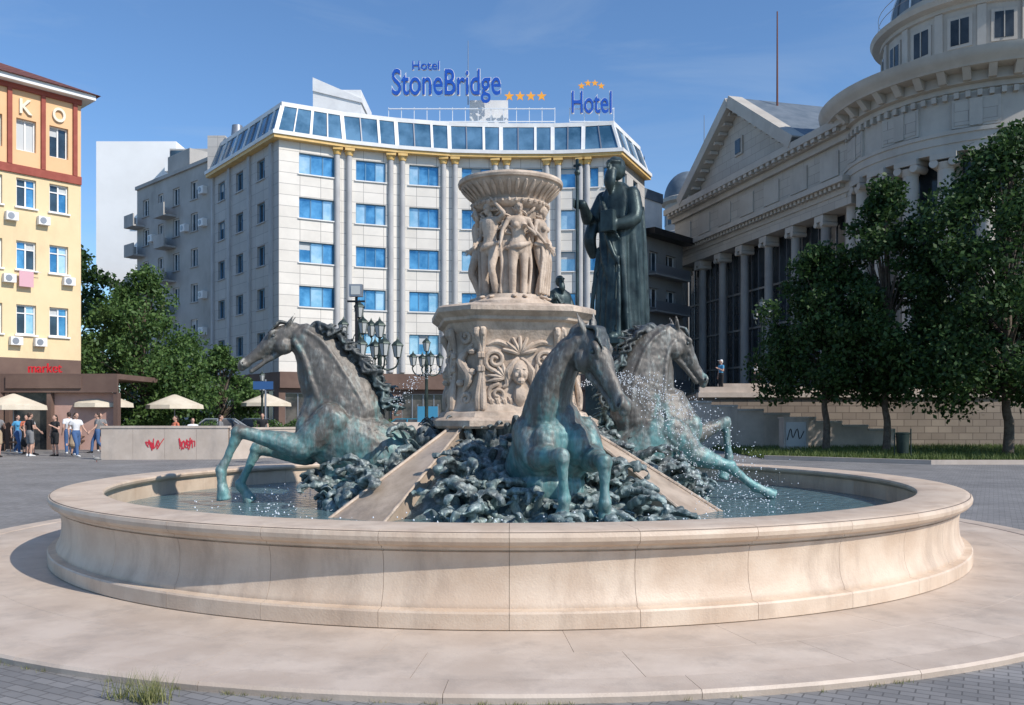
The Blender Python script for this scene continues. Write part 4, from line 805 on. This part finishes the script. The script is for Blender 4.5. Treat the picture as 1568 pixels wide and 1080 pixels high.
# ---------------------------------------------------------------- trees
lf1=leafmat('foliage_dark',(.017,.042,.014),(.060,.118,.030)); lf2=leafmat('foliage_mid',(.04,.09,.025),(.12,.20,.055)); bark=mat('bark',(.09,.065,.05),(.15,.12,.09),ns=8,bump=.6,bs=20)
def leaves(name,P,size,mt,rg,parent=None,asp=.6):
    n=len(P); a=rg.normal(size=(n,3)); a/=np.linalg.norm(a,axis=1)[:,None]; b=rg.normal(size=(n,3)); b=np.cross(a,b); b/=np.linalg.norm(b,axis=1)[:,None]
    s=(size*rg.uniform(.6,1.25,n))[:,None]; v=np.stack([P-a*s,P+b*s*asp,P+a*s,P-b*s*asp],1).reshape(-1,3)
    me=bpy.data.meshes.new(name); me.vertices.add(4*n); me.vertices.foreach_set('co',v.ravel()); me.loops.add(4*n); me.loops.foreach_set('vertex_index',np.arange(4*n)); me.polygons.add(n); me.polygons.foreach_set('loop_start',np.arange(n)*4); me.update(calc_edges=True); me.materials.append(mt)
    o=bpy.data.objects.new(name,me); sc.collection.objects.link(o)
    if parent: o.parent=parent; o.matrix_parent_inverse=Matrix.Translation(-parent.location)
    return o
def tree(name,x,y,z0,h,cr,cz,n,leaf,mt,seed,tr=.14,K=46,pk=.72,big=1.0):
    rg=np.random.default_rng(seed); e=empty(name,(x,y,z0)); mb=MB(); P=[]
    top=z0+h
    mb.sweep([(x,y,z0-.1),(x+.05,y,z0+cz*.5),(x-.05,y+.05,z0+cz),(x+.1,y,z0+cz+(h-cz)*.5),(x,y,top-.6)],[tr*1.2,tr,tr*.85,tr*.5,.02],bark,n=10)
    for i in range(K):
        t=rg.uniform(0,1)**.95; a=rg.uniform(0,2*pi); pr=math.sin(pi*min(1,(t*.86+.12))**pk)**.8; rad=cr*pr*math.sqrt(rg.uniform(.1,1))*.92
        c=np.array([x+rad*math.cos(a),y+rad*math.sin(a),z0+cz+(h-cz)*t]); q=cr*rg.uniform(.15,.33)*(1.1-.45*t)*big
        m_=int(n/K*(q/(cr*.25))**2); d=rg.normal(size=(m_,3)); d/=np.linalg.norm(d,axis=1)[:,None]; rr=q*rg.uniform(.15,1.25,m_)**.7
        p=c+d*rr[:,None]*np.array([1,1,.8]); P.append(p)
        if i%2==0:
            s0=V((x,y,z0+cz*.85+(h-cz)*t*.55)); c_=V(c); mb.sweep([s0,s0.lerp(c_,.5)+V((0,0,.25)),c_],[tr*.4,tr*.22,.012],bark,n=6,sub=3)
    mb.obj('trunk_and_limbs',e); leaves('leaves',np.concatenate(P),leaf,mt,rg,e)
tree('deciduous_tree',13.7,38.5,.1,8.9,3.2,2.2,28000,.11,lf1,1,K=80)
tree('deciduous_tree',15.7,37,.1,11.2,2.9,2.4,28000,.11,lf1,2,pk=.6,K=80)
tree('deciduous_tree',19.4,34.5,.1,12.9,4.3,2.3,50000,.11,lf1,3,tr=.18,K=110,pk=.68)
tree('deciduous_tree',23.4,37,.1,12.0,4.0,2.2,18000,.13,lf1,4,tr=.18)
tree('deciduous_tree',-21.0,50,.0,9.6,3.9,.8,30000,.12,lf2,5,K=95)
tree('deciduous_tree',-24.8,56,.0,9.6,3.2,1.6,10000,.15,lf2,6)
tree('deciduous_tree',-44,88,.0,19,6.5,4,14000,.28,lf1,7,tr=.3)
tree('deciduous_tree',-17.4,53,.0,5.6,2.6,.5,11000,.12,lf2,8,K=60)
for k,(x,y,wd) in enumerate(((-20.5,46,1.8),(-17.8,47,2.2),(-13.2,50,1.4),(-7,52,1.5),(3,50,2))):
    rg=np.random.default_rng(40+k); mb=MB(); e=empty('potted_hedge',(x,y,0)); mb.box(x-wd,x+wd,y-.25,y+.25,-.05,.45,brown); mb.obj('planter',e)
    P=rg.uniform(size=(2500,3))*np.array([2*wd,.7,.8])+np.array([x-wd,y-.35,.45]); P[:,2]+=.15*np.sin(P[:,0]*5); leaves('hedge_leaves',P,.06,lf2,rg,e)
gsoil=mat('grass_ground',(.05,.075,.02),(.11,.12,.04),ns=2,c3=(.16,.12,.07),s3=.7); mb=MB()
mb.poly(((9.5,33,-.02),(14,29.5,-.02),(60,29.5,-.02),(60,44.6,-.02),(9.9,45.9,-.02)),gsoil); mb.obj('grass')
mb=MB(); strip(mb,[(9.5,33),(14,29.5),(60,29.5)],0,.18,-.05,.1,conc); mb.obj('kerb')
rg=np.random.default_rng(77)
def blades(name,P,h,mt,rg,wd=.012):
    n=len(P); a=rg.uniform(0,2*pi,n); l=rg.normal(size=(n,2))*.35; hh=h*rg.uniform(.5,1.3,n); d=np.stack([np.cos(a)*wd,np.sin(a)*wd,np.zeros(n)],1)
    tip=P+np.stack([l[:,0]*hh,l[:,1]*hh,hh],1); v=np.stack([P-d,P+d,tip],1).reshape(-1,3)
    me=bpy.data.meshes.new(name); me.vertices.add(3*n); me.vertices.foreach_set('co',v.ravel()); me.loops.add(3*n); me.loops.foreach_set('vertex_index',np.arange(3*n)); me.polygons.add(n); me.polygons.foreach_set('loop_start',np.arange(n)*3); me.update(calc_edges=True); me.materials.append(mt)
    o=bpy.data.objects.new(name,me); sc.collection.objects.link(o); return o
grm=leafmat('grass_blades',(.05,.09,.02),(.16,.20,.06)); dry=leafmat('dry_weeds',(.14,.17,.05),(.36,.34,.16))
P=np.stack([rg.uniform(9.5,30,32000),rg.uniform(30,44,32000),np.full(32000,-.02)],1); P=P[(P[:,1]>40.4-P[:,0]*.78)]; blades('grass_tufts',P,.24,grm,rg,.022)
P=np.concatenate([rg.normal(size=(170,3))*np.array([.05,.035,0])+np.array([-2.03,4.95,-.05]),rg.normal(size=(60,3))*np.array([.08,.02,0])+np.array([-2.2,5.0,-.05])]); blades('weed_tuft',P,.14,dry,rg,.003)
P=[]
for k in range(46):
    a=R(rg.uniform(-35,35)); P.append(rg.normal(size=(12,3))*np.array([.02,.01,0])+np.array([C.x+7.015*math.sin(a),C.y-7.015*math.cos(a),-.05]))
blades('joint_weeds',np.concatenate(P),.025,dry,rg,.002)
# ---------------------------------------------------------------- street furniture
lampgl=mat('lantern_glass',(.45,.46,.44),rough=.2); greenm=mat('lamp_green',(.025,.04,.035),(.05,.07,.06),rough=.5,metal=.4)
def lantern(mb,p,s=1):
    p=V(p)
    mb.lathe([(.02*s,-.08*s),(.05*s,-.03*s),(.10*s,0)],6,greenm,p,sm=False); mb.lathe([(.10*s,0),(.17*s,.34*s)],6,lampgl,p,sm=False)
    mb.lathe([(.20*s,.34*s),(.19*s,.37*s),(.12*s,.45*s),(.05*s,.50*s),(.03*s,.55*s),(.0,.62*s)],6,greenm,p,sm=False)
    for k in range(6):
        a=2*pi*k/6; e=V((math.sin(a),-math.cos(a),0)); mb.cyl(p+e*.1*s,p+e*.17*s+Z*.34*s,.012*s,.012*s,greenm,n=5)
def lamp(name,x,y,h,heads=5,s=1,z0=-.05):
    mb=MB(); mb.M=Matrix.Translation((x,y,z0))
    mb.lathe([(.25,0),(.25,.12),(.18,.2),(.16,.7),(.2,.78),(.1,.9),(.07,1.2),(.055,h-1.2),(.08,h-1.1),(.05,h-1.0),(.04,h-.6)],14,greenm)
    lantern(mb,(0,0,h-.55),s)
    for k in range(heads-1):
        a=2*pi*k/(heads-1)+.4; e=V((math.sin(a),-math.cos(a),0)); b_=Z*(h-1.35)
        mb.sweep([b_,b_+e*.2-Z*.12,b_+e*.45-Z*.05,b_+e*.55+Z*.15,b_+e*.5+Z*.22],[.03,.028,.025,.022,.02],greenm,n=8); mb.sweep([b_+Z*.3,b_+e*.15+Z*.25,b_+e*.2+Z*.05,b_+e*.12],[.015]*4,greenm,n=6)
        lantern(mb,b_+e*.52+Z*.25,s)
    mb.obj(name,origin=(x,y,0))
lamp('ornate_street_lamp',-3.75,25,4.4,5,.95); lamp('ornate_street_lamp',-4.85,28,5.3,4,.95); lamp('ornate_street_lamp',13.6,48,5.2,3,1.0,2.8); lamp('ornate_street_lamp',-13.6,48,4.1,3,.9); lamp('ornate_street_lamp',-3.2,33,4.6,5,.9)
mb=MB(); mb.cyl((-4.5,25.5,0),(-4.5,25.5,5.2),.05,.04,black); mb.box(-4.68,-4.3,25.3,25.5,5.0,5.35,steel); mb.box(-4.62,-4.36,25.28,25.298,5.05,5.3,lampgl); mb.box(-4.75,-4.25,25.42,25.5,4.85,4.9,black); mb.obj('floodlight_pole',origin=(-4.5,25.5,0))
mb=MB(); mb.cyl((-12.3,44,0),(-12.3,44,3.4),.05,.05,steel); mb.box(-12.9,-11.9,43.93,43.95,2.9,3.3,mat('sign_blue_panel',(.03,.10,.25))); mb.obj('direction_sign',origin=(-12.3,44,0))
umb=mat('umbrella_canvas',(.60,.52,.40),(.68,.60,.47),ns=2)
for x,y,z in ((-20.2,43.5,2.75),(-22.9,40.5,2.6),(-17.6,46,2.7),(-25.8,41,2.6),(-14.5,52,2.9),(-8.5,54,2.9)):
    mb=MB(); mb.M=Matrix.Translation((x,y,0)); mb.cyl((0,0,-.05),(0,0,z),.03,.03,steel); mb.cyl((0,0,-.05),(0,0,.05),.35,.3,conc)
    mb.lathe([(1.45,z-.75),(1.42,z-.55),(.7,z-.25),(.12,z-.02),(.02,z)],8,umb,sm=False,a0=.2); mb.obj('cafe_umbrella',origin=(x,y,0))
wicker=mat('wicker',(.10,.06,.04))
for x,y in ((-20.9,42.6),(-19.3,42.8),(-18,44.5),(-16.8,45.2),(-22.4,40),(-23.6,40.4)):
    mb=MB(); mb.M=Matrix.Translation((x,y,-.05))@Matrix.Rotation(U(0,6),4,'Z'); mb.box(-.25,.25,-.25,.25,.4,.47,wicker); mb.box(-.25,.25,.2,.25,.47,.92,wicker)
    for a in (-.22,.22):
        for c in (-.22,.22): mb.cyl((a,c,0),(a,c,.4),.02,.02,wicker,n=6)
        mb.box(a-.03,a+.03,-.22,.2,.62,.66,wicker)
    mb.obj('cafe_chair',origin=(x,y,0))
def car(x,y,rot,col):
    mb=MB(); mb.M=Matrix.Translation((x,y,-.05))@Matrix.Rotation(rot,4,'Z'); pc=mat('car_paint',col,rough=.25,metal=.3)
    low=[(-2.1,.3),(-2.15,.6),(-2.05,.82),(-1.2,.92),(1.6,.95),(2.05,.85),(2.15,.55),(2.1,.3)]
    mb.rings([[V((a*.98,yy,c)) for a,c in low] for yy in (-.86,.86)],pc,sm=False)
    cab=[(-1.15,.93),(-.45,1.42),(.95,1.45),(1.75,.95)]
    mb.rings([[V((a,yy*(.8 if c>1 else 1),c)) for a,c in cab] for yy in (-.80,.80)],shop,sm=False)
    mb.box(-.45,.95,-.62,.62,1.44,1.50,pc)
    for a,b_ in (((-1.1,.94),(-.45,1.46)),((.2,.94),(.2,1.46)),((1.7,.95),(.95,1.46))):
        for s in (-1,1): mb.cyl((a[0],s*.80,a[1]),(b_[0],s*.64,b_[1]),.04,.04,pc,n=6)
    for wx in (-1.35,1.35):
        for s in (-1,1): mb.cyl((wx,s*.7,.32),(wx,s*.9,.32),.32,.32,black,n=18); mb.cyl((wx,s*.9,.32),(wx,s*.91,.32),.19,.17,steel,n=12)
    for s in (-1,1): mb.box(-2.17,-2.1,s*.6-.18,s*.6+.18,.6,.74,white); mb.box(2.1,2.17,s*.6-.15,s*.6+.15,.6,.76,redb)
    mb.obj('parked_car',origin=(x,y,0))
car(-16.8,50,.15,(.30,.33,.36)); car(-15.5,53,.1,(.5,.5,.5)); car(-6,50,-.1,(.05,.25,.35)); car(-2.8,49,.2,(.45,.05,.04)); car(-9.6,56,.1,(.6,.6,.6))
mb=MB(); mb.box(12.2,13.3,39.6,40.3,-.05,1.45,conc); mb.box(12.15,13.35,39.55,40.35,1.45,1.53,conc); mb.box(12.3,13.2,39.57,39.598,.2,1.3,steel)
mb.sweep([(12.35,39.55,.5),(12.5,39.55,1.0),(12.6,39.55,.6),(12.8,39.55,1.0),(12.9,39.55,.55),(13.1,39.55,.9)],[(.01,.02)]*6,black,n=6); mb.obj('utility_box',origin=(12.7,40,0))
mb=MB(); mb.M=Matrix.Translation((14.4,32.5,-.05)); mb.lathe([(.2,.25),(.24,.95),(.26,.97),(.26,1.0),(.2,1.02)],16,greenm,cap=True); mb.cyl((-.3,0,0),(-.3,0,1.15),.025,.025,greenm); mb.cyl((.3,0,0),(.3,0,1.15),.025,.025,greenm); mb.cyl((-.3,0,.85),(.3,0,.85),.015,.015,greenm); mb.obj('litter_bin',origin=(14.4,32.5,0))
mb=MB(); mb.box(-4.2,-3.3,39.2,39.3,.2,2.0,mat('banner_blue',(.05,.25,.4))); mb.cyl((-4.2,39.25,-.05),(-4.2,39.25,2.1),.03,.03,steel); mb.cyl((-3.3,39.25,-.05),(-3.3,39.25,2.1),.03,.03,steel); mb.obj('advertising_banner',origin=(-3.7,39,0))
mb=MB(); mb.M=Matrix.Translation((-14.6,31,-.05)); mb.ell((0,0,.12),(.12,.06,.06),gr); mb.ell((-.12,0,.2),.03,gr,n=8); mb.sweep([(.08,0,.12),(.2,0,.1)],[(.03,.02),(.03,.01)],gr,n=6); mb.cyl((-.12,0,.15),(-.08,0,.19),.03,.025,gr,n=6)
for s in (-.02,.02): mb.cyl((0,s,0),(0,s,.07),.006,.006,redb,n=5)
mb.obj('pigeon',origin=(-14.6,31,0))
# ---------------------------------------------------------------- people
def cl(n,c): return mat('cloth_'+n,c,rough=.9)
wht=cl('white',(.7,.7,.7)); blk=cl('black',(.02,.02,.022)); jean=cl('denim',(.06,.12,.25)); blu=cl('blue',(.08,.3,.5)); tan=cl('tan',(.4,.3,.2)); ora=cl('orange',(.6,.18,.1)); gry=cl('grey',(.2,.2,.2))
walk=dict(kl=(-.1,-.18,.52),al=(-.1,-.22,.1),kr=(.1,.02,.5),ar=(.1,.3,.14),el=(-.25,.12,1.15),wl=(-.26,.08,.9),er=(.25,-.1,1.14),wr=(.26,-.28,.98))
stand2=dict(el=(-.26,.0,1.13),wl=(-.12,-.18,1.1),er=(.24,.03,1.13),wr=(.22,-.1,.9))
ph=dict(er=(.27,-.05,1.14),wr=(.12,-.25,1.28),wl=(-.25,-.02,.88))
person('walking_man',-17.3,35,-.05,R(60),wht,jean,walk)
person('standing_man',-19.3,35.3,-.05,R(150),blk,gry,stand2,shorts=True)
person('standing_woman',-18.45,35.6,-.05,R(-20),blk,blk,ph,fem=True,shorts=True,scale=.95)
person('standing_woman',-17.95,36.2,-.05,R(40),tan,tan,stand2,fem=True,skirt=True,scale=.96)
person('walking_man',-18.1,38.5,-.05,R(-60),gry,jean,walk)
person('standing_man',-19.95,36.5,-.05,R(90),wht,gry,walk,shorts=True)
person('standing_man',-20.2,34.6,-.05,R(60),gry,tan,ph,shorts=True)
person('standing_woman',-20.6,37.4,-.05,R(10),ora,blk,stand2,fem=True,skirt=True,scale=.95)
person('standing_man',-19.0,37.8,-.05,R(-130),wht,jean,stand2,scale=1.02)
person('walking_woman',-21.3,38.0,-.05,R(70),blu,jean,walk,fem=True,scale=.95)
person('standing_man',-18.9,40.5,-.05,R(30),gry,blk,ph)
person('standing_woman',-13.2,34.6,-.05,R(-40),ora,jean,stand2,fem=True,scale=.93)
person('standing_woman',-12.6,34.8,-.05,R(30),wht,blk,ph,fem=True,scale=.88)
person('standing_man',-11.9,36,-.05,R(100),gry,blk,stand2,scale=.95)
person('walking_man',-11.6,41,-.05,R(10),blk,blk,walk)
person('standing_man',11.05,46.6,2.8,R(-70),blu,blk,ph,cap=white)
person('standing_woman',13.0,47,2.8,R(40),wht,blk,stand2,fem=True,scale=.95)
